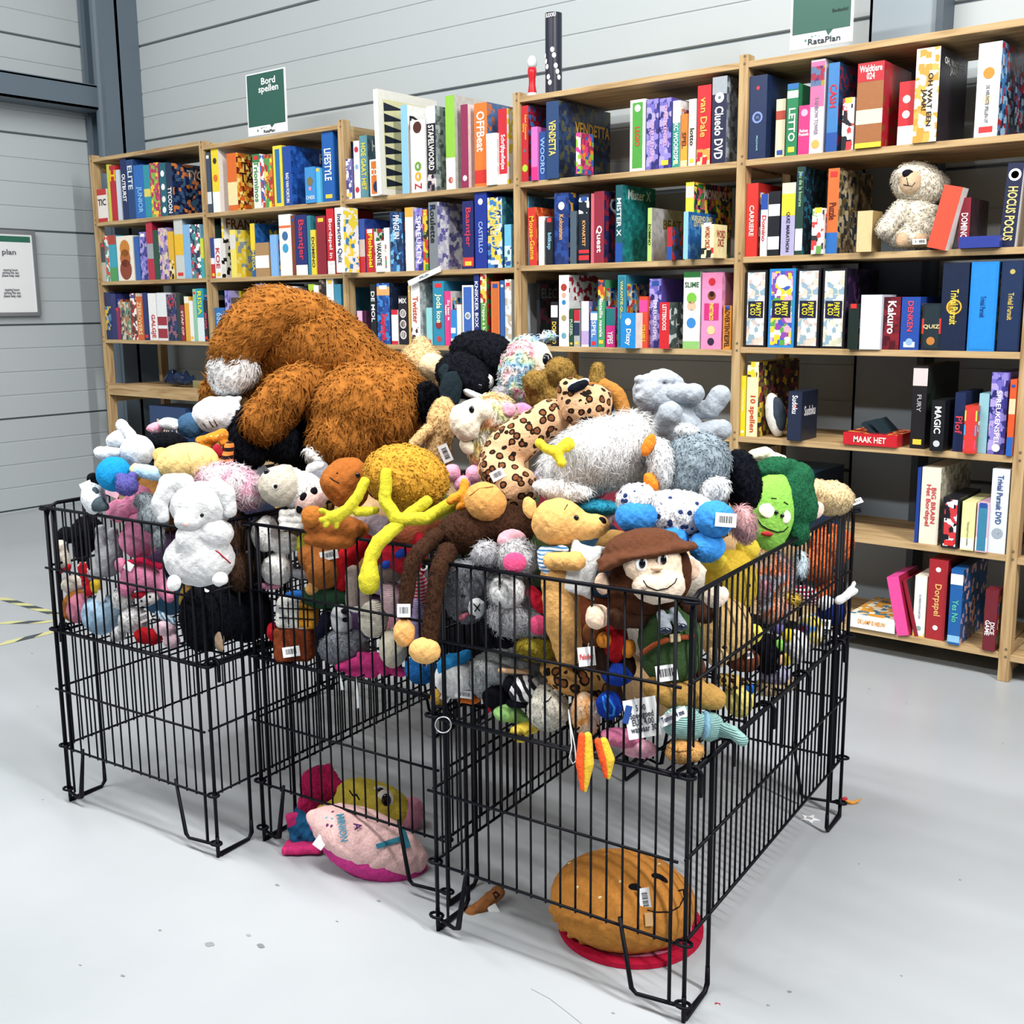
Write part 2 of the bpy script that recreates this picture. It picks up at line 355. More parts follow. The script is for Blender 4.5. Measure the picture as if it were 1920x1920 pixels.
row(0,'B',[(182,200,456,'B8B4A8',D(bands=[(.5,1,'3A4654')])),(199,206,442,'E6EAE6',D(art_=['E6EAE6','3A9A88','D83A30'])),(206,220,441,'38A0B8',D(bands=[(.8,1,'B04030'),(0,.3,'4A9A58')])),
 (221,252,442,'ECE6D8',D(discs=[(.72,'C88028',.3),(.5,'B0602A',.32),(.25,'8A3A20',.36)],tw=.3,side='E4DCCC')),(254,263,443,'2E5FA8'),(264,277,435,'8C88B8',D(art_=WAVE)),(276,288,411,'B8253F',D(bands=[(.35,.6,'9AA0A8')],side='8C1F38')),(288,299,432,'1F4A38'),
 (299,317,427,'8A7AB0',D(art_=['8A7AB0','C8A0C0','4A4A90','D8C8A8'])),(317,327,434,'E0B030',D(bands=[(0,.4,['E0B030','201C18','E8D8B0'])])),(328,345,411,'C8CCC8',D(bands=[(.4,.75,'E8B828')],side='8A98A0')),(345,358,421,'7FB2DC'),(358,377,421,'DDE6EA',D(art_=['E8EEF0','3C8A8C','C23B4E','2A3050'],side='7FB8D0')),(377,384,447,'C8D838',D(bands=[(0,.5,'3AA0B0')]))])
row(0,'C',[(195,210,548,'1C2C5A',D(bands=[(.2,.7,['1C2C5A','D8B838','4878A8'])])),(210,220,551,'2A3068'),(220,228,577,'8C2850'),(228,247,566,'7A9078',D(art_=['6A8A70','C8C4A8','3A4A5A','A87858'])),(247,258,550,'D8D0C8',D(art_=['F0EEE8','A82830','503830'])),(258,270,556,'D0642C',D(text='ZEEROVERS',tc='F0D8A0')),(270,279,549,'1C2E66'),
 (280,295,550,'EDEDEA',D(text='GALGJE',tc='C02838',txtr=(.05,.55),side='E8E8E8',logo=False)),(296,314,549,'E6E8EA',D(bands=[(.05,.25,'9A2838'),(.32,.5,'9A2838')],logo=False)),(315,333,552,'2C3C70',D(art_=['26386C','18203C','8A5A70'],text='G',h=True,txtr=(.75,.93),tc='C03030')),(333,340,552,'2A3834'),(341,348,572,'8C2030',D(text='STAP OP',tc='F0D8D8')),(348,357,556,'E0A838',D(bands=[(.85,1,'EEE8D8')])),(357,364,564,'ECECEC'),(364,370,542,'8CC4A0'),(370,383,541,'2A98B0',D(text='RISIA',tc='D8E038',txtr=(.5,.95),bands=[(0,.45,'DDE8EA')])),(383,391,563,'20202C',D(text='JENGA',tc='E05070'))])
row(1,'A',[(384,396,286,'3A4A60',D(bands=[(.15,.35,'D8DCE0')])),(397,411,269,'E8D030',D(bands=[(0,.3,'F0F0EC')],discs=[(.75,'303030',.25),(.5,'E07020',.3)],side='ECE8E0',dep=.36,logo=False,st=('','F',0,1,0,1) and None)),(427,445,287,'D86A28',D(bands=[(.1,.5,'F0D8A0')],sart=['E8B040','D86820','F4E088','6A2818'],st=('TIK\nTAK','2A1810',.5,.85,.05,.5),dep=.33)),(475,489,289,'E4E6DC',D(text='Triominos',tc='3A8A50',bands=[(.85,1,'3C7A48')])),(489,497,290,'CFC8C0',D(art_=['E8E8E0','C03A40','3A5FA0'])),(497,512,289,'C8703C',D(art_=['D87838','4A9A50','E8D848','A83830'])),
 (513,530,273,'E4D440',D(frame=(.25,'2A70A8'))),(531,547,274,'1F4A9C',D(text='RAD VAN FORTUIN',tc='F4F4F4',txtr=(.05,.55),side='1F4FA4',st=('RAD','F0EEE0',.76,.93,.55,.95),dep=.34,sart=['1F4FA4','183E86','2A62B8'])),(573,592,313,'3E8CCB',D(rec=-.02,dep=.05,discs=[(.6,'7A7048',.3),(.4,'D888B0',.14)],text='CHESS',h=True,tc='DCE8F0',txtr=(.1,.2))),(593,602,315,'58B4E0',D(rec=-.01)),(604,626,245,'1D5CA8',D(text='LIFESTYLE',tc='F4F4F8',txtr=(.3,.75)))])
row(1,'B',[(396,404,446,'28408A',D(bands=[(0,.35,'C03030'),(.35,.5,'E8E8F0')])),(404,416,447,'E8E8EA',D(text='KOE',tc='C03040',sart=['F0F0F0','F0F0F0','15151C','E8E8EC'],dep=.14)),(417,421,402,'E8C840',D(rec=.05,bands=[(0,1,['F0D040','F0F0E8'])],side='F0EEE4',st=("FRANK'S",'8A4A20',.78,.95,.05,.85),dep=.34)),(433,444,431,'E8D868',D(sart=['E8C838','8A98A0','F0E080','E8C838'],dep=.16,bands=[(.6,.9,'D8D4C8')])),(471,480,419,'2868A8',D(text='MEGA',tc='F0D030',bands=[(.5,1,'F0D030')],txtr=(.1,.5),side='22589C',sart=['22589C','1D4C8C','2A68AA'],st=('MEGA','E8D838',.65,.9,.3,.9),dep=.32,rec=.03)),
 (480,506,455,'A8845A',D(bands=[(.25,.62,'EDEDEA')],rec=-.005,label='kraft card box with a white paper band')),(508,521,440,'7FB0E4',D(logo=False)),(524,547,402,'F0EEE8',D(discs=[(.65,'3A6A9A',.25),(.45,'3A9AC8',.25)],bands=[(.82,1,'E8ECEC'),(.78,.82,'E07038')])),(547,554,404,'7A3A20'),(554,576,403,'1C2A6C',D(text='Baantjer',tc='C83848',txtr=(.25,.92),bands=[(.0,.17,'E8E8E8')])),(577,584,404,'2E7A8C'),(584,593,431,'E4CC38',D(text='DOMINO',tc='404040')),(594,612,405,'8E2030'),(613,627,391,'C82430',D(text='Bordspel in 1',tc='F8ECEC',bands=[(0,.2,'EDEDED')]))])
row(1,'C',[(405,424,577,'2A6CAC',D(text='666',tc='9CC8E8',txtr=(.5,.85),discs=[(.25,'E8F0F4',.25)])),(424,434,545,'A098C8',D(art_=WAVE)),(436,462,558,'4A3A2C',D(bands=[(.3,.9,['5A4A38','382C24'])])),(440,455,546,'E8D820',D(rec=.06)),(463,480,544,'1C2030'),(482,499,532,'2A68B0',D(discs=[(.85,'E8F0F4',.3)])),(500,523,536,'E8E8EA',D(rec=.01)),(525,539,537,'F0F0F0',D(text='MB',h=True,txtr=(.8,.92),tc='40507A')),(540,555,537,'EDEDED',D(text='MB',h=True,txtr=(.8,.92),tc='40507A')),(556,578,540,'2A2040',D(text='G',tc='A02848',h=True,txtr=(.75,.95))),(580,590,533,'A8C838',D(bands=[(.4,.9,['A8C838','284020'])])),(590,599,535,'F0F0EC'),(600,611,516,'5A4A40',D(art_=['3A2C28','8A7868','201818'])),(613,627,519,'E8ECEE',D(side='9AA0A6')),(628,641,533,'3A8AA8',D(text='GEO',tc='D8F0E0'))])
row(2,'A',[(646,661,298,'7C78B0',D(art_=['7C78B0','E0DCE8','4A4A88'])),(664,675,264,'EDEDEA',D(discs=[(.85,'C03048',.35),(.55,'88A8C8',.3),(.15,'C03048',.35)],logo=False)),(675,690,254,'5A8C98',D(text='HOE GAAT HET',tc='E8D040',side='46606E',st=('HOE LANG','D8DCD8',.75,.93,.1,.8),sart=['4A6674','3E5866','587886'],dep=.30)),(694,721,298,'F0EEEA',D(frame=(.1,'D8742C'),rec=-.03,dep=.06,discs=[(.25,'22305A',.28)],text='CODE',tc='F4F0E8',h=True,txtr=(.55,.75))),(752,765,197,'86BCDA',D(side='ECECEA',st=('Dri','1A1A20',.72,.88,.08,.8),sart=['ECECEA','E8E8E6'],dep=.16)),(770,797,225,'F0EEEC',D(rec=-.01,dep=.2,discs=[(.36,'6A9A38',.24),(.36,'F0EEEC',.11),(.22,'D8A830',.24),(.22,'F0EEEC',.11),(.9,'4A2018',.3)],text='Z',tc='B02828',txtr=(.04,.13),tw=.5,logo=False)),
 (800,817,199,'1A1820',D(bands=[(.8,1,'F0F0EE'),(0,.2,['8A8088','1A1820','C8C0C0'])],text='STAPELWOORD',tc='F4F4F0',txtr=(.25,.78),sart=['9AA4A8','7C888C','5A6468','B0B8BA'],dep=.22)),(835,853,179,'8AC040',D(bands=[(0,.34,'EDECE0')],discs=[(.1,'C8402C',.25),(.1,'EDECE0',.17)],side='C4C4BC',sart=['C8C8C0','BEBEB6'],dep=.38,logo=False)),(864,878,196,'8A2A50',D(side='E8D8D8',sart=['EADCDC','E4D4D4'],dep=.14,discs=[(.12,'F0E8EC',.3)])),(889,914,193,'E8742C',D(text='OFFBeat',tc='F8F4EC',txtr=(.42,.9),bands=[(.04,.2,'C83028')],sart=['4A6A98','C8703C','5A7AA8'],dep=.22,logo=False)),(912,931,250,'F4F4F2',D(rec=-.02,dep=.03,logo=False,label='blank white upright card box')),(934,951,204,'C02430',D(text='Schrijfspelletjes',tc='F6ECEC',txtr=(.2,.66),bands=[(0,.14,'F0E8E4')],sart=['EEE8E0','E8D040','F0ECE4'],dep=.2))])
row(2,'B',[(629,645,389,'F0F0EE',D(text='Interactive Quiz',tc='2A3A5A',txtr=(.15,.9),rec=-.10,dep=.095,sart=['F0D840','F0F0EA','3A80C0','F0EEE8','F0D840'])),(659,685,411,'C4B0A8',D(bands=[(0,.3,'B8242C'),(.62,1,'24489A')],text='POLE POWER',tc='F0F0F0',txtr=(.66,.98),sart=['24408C','1E387C','2A4A98'],dep=.34)),(687,703,429,'B8202C',D(text='Flohspiel',tc='F0E020',sart=['F0F0EE','2A7A48','C8403C','F0F0EE'],dep=.12)),(705,720,452,'ECECE4',D(text='VAKANTIE',tc='15151A',txtr=(.2,.95),rec=-.02,dep=.1)),(704,720,432,'7A1828',D(rec=.09,dep=.2)),(721,731,427,'D4E4E8'),(732,756,398,'1C3A6C',D(art_=['1C3A6C','2A5C94','6AB0D8','14284C'],text='PINGUIN',tc='E8F0F8',txtr=(.55,.95))),(760,775,389,'ECE8DC',D(bands=[(.85,1,'E8A840')],side='D8D8D4')),(778,793,391,'5A4E98',D(art_=WAVE,text='SPREUKEN',tc='E8E4F8')),(793,803,393,'2A2820',D(art_=['2A2A20','E0B830','4A8A40','C03A30'])),(804,821,379,'787E84',D(text='Roulette',tc='1C1C22',txtr=(.4,.96),sart=['C8C8DC','6A68A8','E4E4EA','8A88B8'],dep=.3,side='E8E8EC')),(867,888,377,'1C2460',D(text='Baantjer',tc='C03A4C',txtr=(.28,.95),bands=[(.04,.17,'C83A3A')])),(890,913,356,'18308C',D(text='CASTELLO',tc='9CB4E8',txtr=(.2,.6),tw=.35,discs=[(.85,'E8ECF4',.2)])),(914,942,370,'4A80B8',D(art_=['C8DCEC','3A78B8','1C3A6C','E0C048'],sart=['2A6070','1F4A5C','3A8090'],text='WERELD',tc='E8C868',txtr=(.3,.85))),(946,959,421,'6AB4D4',D(bands=[(.05,.5,['E8F0F0','3A6A88','B8D8E4'])]))])
row(2,'C',[(671,681,583,'E0B0CC',D(side='5A3850',sart=['6A3A58','48304A'],dep=.12)),(695,706,533,'14181E',D(text='DE MOL',tc='F0F0F0',txtr=(.35,.9))),(707,732,531,'20509C',D(art_=['20509C','1A3A7C','3A80C8'],text='Stapelgek',tc='E02838',txtr=(.05,.5),bands=[(.8,.94,'E0A868')],sart=['1C2438','243458'])),(735,747,581,'F2F0F0',D(bands=[(0,.1,'C82838'),(.86,1,'C82838')],logo=False)),(748,765,555,'1A1420',D(discs=[(.2,'E8E0E0',.36),(.2,'6A4038',.28),(.42,'E8E0E0',.36),(.42,'6A4038',.28),(.64,'E8E0E0',.36),(.64,'5A3830',.28)],text='MIX',tc='F0F0F0',h=True,txtr=(.85,.95),logo=False)),(766,770,536,'C8A860'),(771,788,530,'F2F0EC',D(text='Twister',tc='C84A28',txtr=(.35,.78),bands=[(0,.28,['F2F0EC','4A2820','F2F0EC'])],sart=['B8C0C0','98A2A4','D0D4D4'],dep=.24)),(800,811,577,'8CCCD0'),(812,833,527,'2A86A8',D(text='Joda koe',tc='E8F0C0',txtr=(.35,.8),discs=[(.32,'8A2A30',.28),(.1,'C04040',.2)])),(834,846,546,'D83C80',D(text='Zo leer ik\nlezen',tc='F8F0F4',txtr=(.35,.95),tw=.75,side='C8C8C8')),(846,855,581,'2C84C8',D(bands=[(.35,.5,'E0ECF4'),(.05,.2,'E0ECF4')],rec=-.01)),(857,865,571,'E8E4DA'),(867,888,535,'F0F2F4',D(frame=(.12,'3A64B0'),discs=[(.5,'D8E0EC',.26),(.5,'7A5060',.18)],text='uno',tc='F0F0F4',txtr=(.03,.2))),(889,899,513,'1A2A70',D(text='KNIKKER BOX',tc='E4E8F4',txtr=(.2,.95))),(901,913,513,'5A9A3C',D(bands=[(.6,1,['D8C040','B83028','E8E0C0'])],text='Trappe a balles',tc='F4F4E4',txtr=(.08,.6),sart=['A82830','2A7A40','8A2028'],dep=.22)),(921,937,528,'D8783C',D(frame=(.15,'C86830'),side='3A4A8A')),(938,946,526,'2C5CA0'),(947,959,524,'DCE4EA',D(art_=['E4EAEE','C8D4DC','B8A890']))])
row(3,'A',[(968,991,199,'B8222E',D(text='Super Computer\nGame',tc='F0C838',txtr=(.55,.88),tw=.6,discs=[(.18,'A8CC38',.42),(.41,'5A6A70',.2)],sart=['A02038','3A6AA8','801828'],dep=.28,logo=False)),(996,1008,238,'D870B8',D(rec=-.02,dep=.08,bands=[(0,.25,'D03080')])),(1011,1024,247,'20488C',D(text='WOORD',tc='8CB0D8',rec=-.01,dep=.15)),(1024,1048,190,'22406C',D(text='VENDETTA',tc='E8CC70',txtr=(.3,.75),tw=.55,sart=['2A4470','24304C','5A5A40','1C2A48'],st=('VENDETTA','E8B848',.62,.78,.3,.98),dep=.385,rec=-.02)),(1080,1089,249,'C83C80',D(rec=-.09,dep=.09,art_=['D83C88','8AB838','F0E0E8'],sart=['E0407C','2A62A8','E08A2C','8CBC3C','A02858'])),(1181,1210,187,'F4F4F2',D(frame=(.16,'4A9A3C'),discs=[(.88,'E8F0E0',.2)],bands=[],text='LEGIO',tc='C8342C',txtr=(.35,.62),tw=.34,logo=False)),(1212,1235,186,'5A50A8',D(art_=WAVE,text='SPREUKENSPEL',tc='E8B0C8',txtr=(.1,.7),tw=.3)),(1236,1259,184,'5A50A8',D(art_=WAVE,text='SPREUKENSPEL',tc='E8B0C8',txtr=(.3,.9),tw=.3)),
 (1261,1275,189,'EDEFF0',D(bands=[(0,.67,'2A9080')],text='KC WOORDSPEL',tc='F2F6F4',txtr=(.03,.66))),(1276,1289,214,'E07A2C',D(bands=[(0,.12,'D8D0A0'),(.12,.4,'E8A038')],text='SPEL',tc='5A3A20')),(1291,1305,186,'ECE6D8',D(text='lotto',tc='1C1C22',txtr=(.25,.62))),(1307,1333,160,'C8242C',D(text='van Dale',tc='E8B058',txtr=(.35,.85),tw=.5,bands=[(0,.2,['E8D8A8','C8242C','C89848'])])),(1335,1363,144,'1C2040',D(bands=[(.8,1,'9AA2AA')],text='Cluedo DVD',tc='F4F4F6',txtr=(.05,.66),tw=.6,discs=[(.76,'C8CED4',.32),(.76,'7A828A',.1)],sart=['8A929A','5A6068','A8B0B6'],dep=.24))])
row(3,'B',[(984,991,368,'8CC0D4',D(side='3A7A9A',sart=['4A88A4','3A7490'],rec=.04)),(992,1007,389,'C8342A',D(text='Mouse-Game',tc='F0B838',txtr=(.1,.85),sart=['C8502C','B83824','E0783C'],dep=.15,lean=-2)),(1010,1021,406,'ECECEA'),(1023,1037,408,'14161E',D(text='bliksp',tc='8AC0D8',frame=(.1,'1A1C26'),rec=-.01)),(1039,1067,362,'1C3474',D(art_=['1C3474','182C60','24448C'],text='Kolonisten',tc='E0A868',txtr=(.35,.7),tw=.3,discs=[(.82,'F0F0EC',.22)],sart=['1E3C80','E0A838','182C60','24448C'],dep=.2)),(1069,1081,396,'4A5A68',D(sart=['3A4A58','28343E'],rec=-.01)),(1085,1105,364,'16202E',D(bands=[(.05,.12,'C83038'),(.15,.2,'C83038'),(.72,.95,['16202E','E4E4E4'])],text='KWARTET',tc='E8A868',txtr=(.25,.62),tw=.3)),(1108,1114,363,'C86070'),(1114,1133,359,'8A2438',D(text='Quest',tc='F6F0F0',txtr=(.05,.62),sart=['2A2C5C','8A2438','24244C'],st=('Q','F0E8E8',.68,.92,.15,.8),dep=.16)),(1154,1168,347,'16545C',D(text='MISTER X',tc='DCE8E8',txtr=(.32,.85),bands=[(0,.25,'1C4C9C')],sart=['1C7478','186468','22888A'],st=('Mister X','E4F0F0',.82,.95,.15,.85),dep=.24)),
 (1214,1222,390,'B4D070',D(text='DOMINO',tc='1C1C22',txtr=(.3,.7),sart=['A8A8AA','9C9CA0','B4B4B8'],st=('BEAT','6A5A20',.62,.8,.3,.8),dep=.28)),(1250,1260,426,'A82430',D(rec=-.05,bands=[(0,.4,'1F4C9C')],sart=['1F4C9C','A82030','30303A'],dep=.1)),(1285,1301,342,'E8D840',D(bands=[(.8,.95,'C8C8C0')],sart=['3A8A48','E8D038','28504C','D85A6A','28303C'],st=('MONOPOLY','F0F0EC',.8,.93,.25,.95),dep=.3,side='2C4C48')),(1281,1290,397,'8CC0DC',D(rec=-.07,sart=['2868B0','2460A4','4A88C0'],st=('VLIEGEND SNEL\nLETTER SPEL','F0E8A8',.7,.93,.1,.9),dep=.21)),(1314,1338,421,'EEE4B0',D(rec=-.1,text='WORD DICE',tc='A82828',txtr=(.3,.95),tw=.8,bands=[(0,.3,['EEE4B0','20201C','C83028'])],sart=['EEE4B0','E8DCA4'],st=('WORD\nDICE','A02C28',.25,.92,.2,.85),dep=.1))])
row(3,'C',[(1006,1012,526,'2A3038',D(rec=.1,sart=['30383C','262C30','6A3848'],st=('ELECTRO','7A8488',.72,.88,.05,.9),dep=.26,side='2A3038')),(1033,1046,566,'15151C',D(bands=[(.65,.92,'E8E8EA')],text='DOMINO',tc='E8C040',txtr=(.05,.55))),(1048,1067,516,'F0F0EE',D(discs=[(.83,'A83828',.3),(.72,'D8A890',.22),(.62,'2A80B8',.2),(.4,'A89868',.25),(.15,'6AA0B0',.25)],logo=False,sart=['E4E6E6','DADCDC','9A2838'],dep=.26)),(1068,1075,579,'1E4A30',D(text='PUZZEL',tc='C8D8C0')),(1076,1087,581,'A8A8B0',D(bands=[(.7,1,'B82838'),(.3,.65,'24304C')])),(1090,1104,565,'F0EEF4',D(bands=[(.05,.35,'B8A0D0')],side='8478B0')),(1107,1120,584,'4A84C8',D(text='SPEL',tc='DCE8F4',bands=[(.75,.95,'E0E4E8')])),(1121,1134,525,'4A9A68',D(bands=[(.7,1,['C8502C','E8C040','2A3A5C'])],text='Bataille navale',tc='F0F4EC',txtr=(.15,.72),tw=.5)),(1136,1153,577,'C8287C',D(bands=[(.55,.98,'1C6C70')],text='YIPES',tc='F6E8F0',txtr=(.08,.4))),(1158,1173,516,'3A90A8',D(frame=(.14,'2A7488'),text='VAKANTIE-QUIZ',tc='E0D068',txtr=(.4,.92),tw=.4)),(1163,1192,587,'1C84CC',D(rec=-.05,dep=.08,text='Dizzy',tc='F0F4F8',txtr=(.08,.55),tw=.4,bands=[],discs=[(.75,'F0F4F8',.2)],side='E8E8EA',sart=['ECECEC','E4E4E6'],logo=False)),(1198,1214,556,'D8482C',D(bands=[(.7,.93,'E04890')],text='SCRABBLE',tc='F0C838',txtr=(.12,.45),logo=False)),(1217,1240,523,'5A50A8',D(art_=WAVE,rec=.02,text='SPREUKENSPEL',tc='F0E8F8',txtr=(.1,.7),tw=.3)),(1236,1255,567,'C8242C',D(rec=-.04,text='LETTERDOOS',tc='F4ECEC',txtr=(.4,.95),tw=.4,sart=['4A5654','3A4444','C8D0D0'],dep=.14)),
 (1281,1313,510,'F0F2F0',D(bands=[(.0,.1,'8CC070'),(.93,1,'2A7A38')],text='SLIME',tc='3A6A40',h=True,txtr=(.8,.87),discs=[(.66,'7AC040',.3),(.56,'E8B898',.27),(.34,'3A84C8',.28),(.5,'FFFFFF',.1)],logo=False)),(1315,1354,511,'E88CB8',D(panel=(.38,.6,'C83078'),text='PARTY&CO',tc='F0E838',txtr=(.38,.6),tw=.3,discs=[(.88,'C82838',.17),(.7,'7A4028',.2),(.72,'2A1810',.12),(.25,'E8C890',.2),(.1,'30203A',.17)],side='D890B8',sart=['E8A0C4','D888B0'],logo=False)),(1355,1371,573,'D88A34',D(text='ADVERTENTIESPEL',tc='4A2A10',txtr=(.05,.95)))])
row(4,'A',[(1399,1438,142,'15284E',D(discs=[(.5,'7A90C8',.3),(.5,'1C3870',.2),(.5,'C8D0E8',.08),(.85,'C83040',.1)],text='MILJONAIR',tc='8CB8C8',txtr=(.08,.3),tw=.12,logo=False)),(1454,1472,186,'D8D0B0',D(bands=[(.65,.8,'A84030')],rec=.02)),(1475,1496,157,'1F7A4C',D(text='LETTO',tc='F4F8F0',txtr=(.2,.66),bands=[(.8,.9,'E8E8E8'),(.92,1,'2A6AA8')])),(1496,1518,198,'D83478',D(text='Reken\nPuzzels',tc='F8E8F0',h=True,txtr=(.38,.52),discs=[(.85,'F0A8C8',.3)],logo=False)),(1519,1546,112,'EDEAEC',D(bands=[(.5,.98,'D86A98'),(.72,.93,['3A3A88','48A8D8','E8D848','D84050'])],text='RAINBOW TOWER',tc='8A7A90',txtr=(.2,.6),tw=.3,discs=[(.1,'D8A858',.3)],logo=False)),(1552,1573,118,'3A78B4',D(text='CASH',tc='C83040',txtr=(.5,.76),bands=[(0,.22,'1C4C98')],sart=['2A4468','223858','8A3048'],dep=.26)),(1578,1601,184,'EDEDEE',D(art_=['EDEDEE','1A1A22','C83A40','EDEDEE'],rec=-.01)),(1606,1657,117,'9A6238',D(bands=[(.78,1,'B82430'),(.28,.45,'E8D8B8'),(0,.06,'E8D038')],text='Waldtiere\n024',tc='F6ECE8',h=True,txtr=(.8,.97),rec=-.02,sart=['B02838','8A5230','A82430'],dep=.26,logo=False)),(1684,1714,153,'C0242C',D(bands=[(0,.3,'F0F0EE')],discs=[(.72,'F0E8E8',.25),(.48,'F0E8E8',.25)],logo=False)),
 (1716,1762,90,'E8E0CC',D(art_=['E8E0CC','C8943C','D8A850','EDE6D4'],text='OH WAT EEN\nJAAR!',tc='1C1818',txtr=(.15,.75),tw=.5,rec=-.02,sart=['1C1820','241C24'],st=('OH, WAT EEN\nJAAR!','F0F0EC',.74,.92,.15,.85),dep=.29,logo=False)),(1832,1877,80,'ECEEF0',D(bands=[],discs=[(.68,'D8862C',.25),(.4,'D8C8A8',.2)],text='DE NIEUWSTE SPELLEN UIT',tc='4A505A',txtr=(.15,.55),tw=.16,sart=['3A80C0','9CC4E4','1C2C4C','B02838'],dep=.3))])
row(4,'B',[(1398,1421,344,'C83028',D(text='CARRIERE',tc='F0D8D0',txtr=(.28,.7),tw=.4,side='A82420')),(1426,1439,364,'F0F0F0',D(bands=[(.75,1,'24489A')],text='Domino',tc='C83040',txtr=(.2,.7))),(1440,1462,359,'14161E',D(bands=[(.1,.3,'E8E8EA'),(.62,.8,'E8E8EA')])),(1465,1491,343,'A8A4C8',D(bands=[(.55,.85,'E8CC38'),(.85,1,'C8CCB8')],text='QUIZ MARATHON',tc='303040',txtr=(.05,.6),tw=.3)),(1493,1507,313,'1C3C34',D(text='Jeu de la bourse',tc='8CB890',txtr=(.55,.95),bands=[(.05,.3,'E8E8E8')],sart=['18303C','2A6A80','142838'],dep=.2)),(1521,1544,391,'F0EEEA',D(art_=['F0EEEA','F0EEEA','F0EEEA','C84040','6A9A50','303030','F0EEEA'],rec=-.02,dep=.12)),(1551,1573,316,'D86A34',D(text='Puzzle',tc='5A2818',txtr=(.4,.6),bands=[(0,.25,'2868B0')],sart=['B8A888','5A4A30','24303C','8A7A58'],dep=.3)),(1797,1818,371,'8A2434',D(text='DOMINO',tc='F0ECEC',txtr=(.2,.7),dep=.2,sart=['40282C','28202C'])),(1878,1909,306,'1C2444',D(text='HOCUS POCUS',tc='E8D080',txtr=(.08,.72),discs=[(.86,'F0ECEC',.4),(.86,'C83040',.25)],lean=3,side='ECECEE',sart=['ECECEE','E4E4E8'],dep=.2,logo=False))])
row(4,'C',[(1397,1438,507,'16161C',D(frame=(.09,['E8E0D4','C8B8B0','8CA8B8','E4C8B8','F0EEE6']),panel=(.38,.60,'1A1C3A'),text='PARTY\n& CO',tc='E8D838',txtr=(.4,.58),tw=.5,discs=[(.86,'F0F0EC',.2)],logo=False)),(1441,1491,504,'2C84C8',D(frame=(.09,['E8A8B8','3A58B0','E8C838','58A048','E8E4F0','8A48A0']),panel=(.38,.60,'1A1C3A'),text='PARTY\n& CO',tc='F0E030',txtr=(.4,.58),tw=.5,discs=[(.84,'F4F4F4',.24)],logo=False)),(1493,1538,504,'16161C',D(frame=(.09,['E8E0D4','C8B8B0','8CA8B8','E4C8B8','F0EEE6']),panel=(.38,.60,'1A1C3A'),text='PARTY\n& CO',tc='E8D838',txtr=(.4,.58),tw=.5,discs=[(.86,'F0F0EC',.2)],logo=False)),(1541,1587,504,'16161C',D(frame=(.09,['E8E0D4','D8D4C0','8CA8B8','C8C8B0','F0EEE6']),panel=(.38,.60,'1A1C3A'),text='PARTY\n& CO',tc='E8D838',txtr=(.4,.58),tw=.5,discs=[(.86,'F0F0EC',.2)],sart=['2A1C3C','503058','181824'],dep=.3,logo=False)),(1589,1608,570,'142420',D(rec=-.03,dep=.2)),(1612,1652,553,'D4DEEC',D(rec=-.02,dep=.14,logo=False,label='plain pale blue card box without print')),(1655,1687,557,'6A1824',D(art_=['6A1824','4A101C','7C202C'],text='Kakuro',tc='F4ECEC',txtr=(.3,.92),tw=.5,frame=None)),(1688,1724,557,'22489C',D(text='DENKEN',tc='D84858',txtr=(.35,.92),tw=.3,discs=[(.15,'8CB0D8',.2)])),(1727,1764,569,'16222A',D(frame=(.1,'1C2C34'),bands=[(.35,.68,'C8342C')],discs=[(.2,'B87838',.22)],text='QUIZ',tc='E0C890',h=True,txtr=(.45,.55),logo=False)),(1765,1816,493,'12203C',D(discs=[(.5,'D8A838',.3),(.5,'12203C',.24)],text='Trivial Pursuit',tc='E0C850',txtr=(.3,.7),tw=.3,logo=False)),(1818,1871,491,'2080D0',D(text='Trivial Pursuit',tc='104888',txtr=(.38,.62),tw=.2,frame=(.08,'2484D4'),logo=False)),(1875,1918,489,'14284A',D(frame=(.07,'182C50'),text='Trivial Pursuit',tc='C8B060',txtr=(.35,.65),tw=.25,discs=[(.88,'B8A860',.12)],logo=False))])
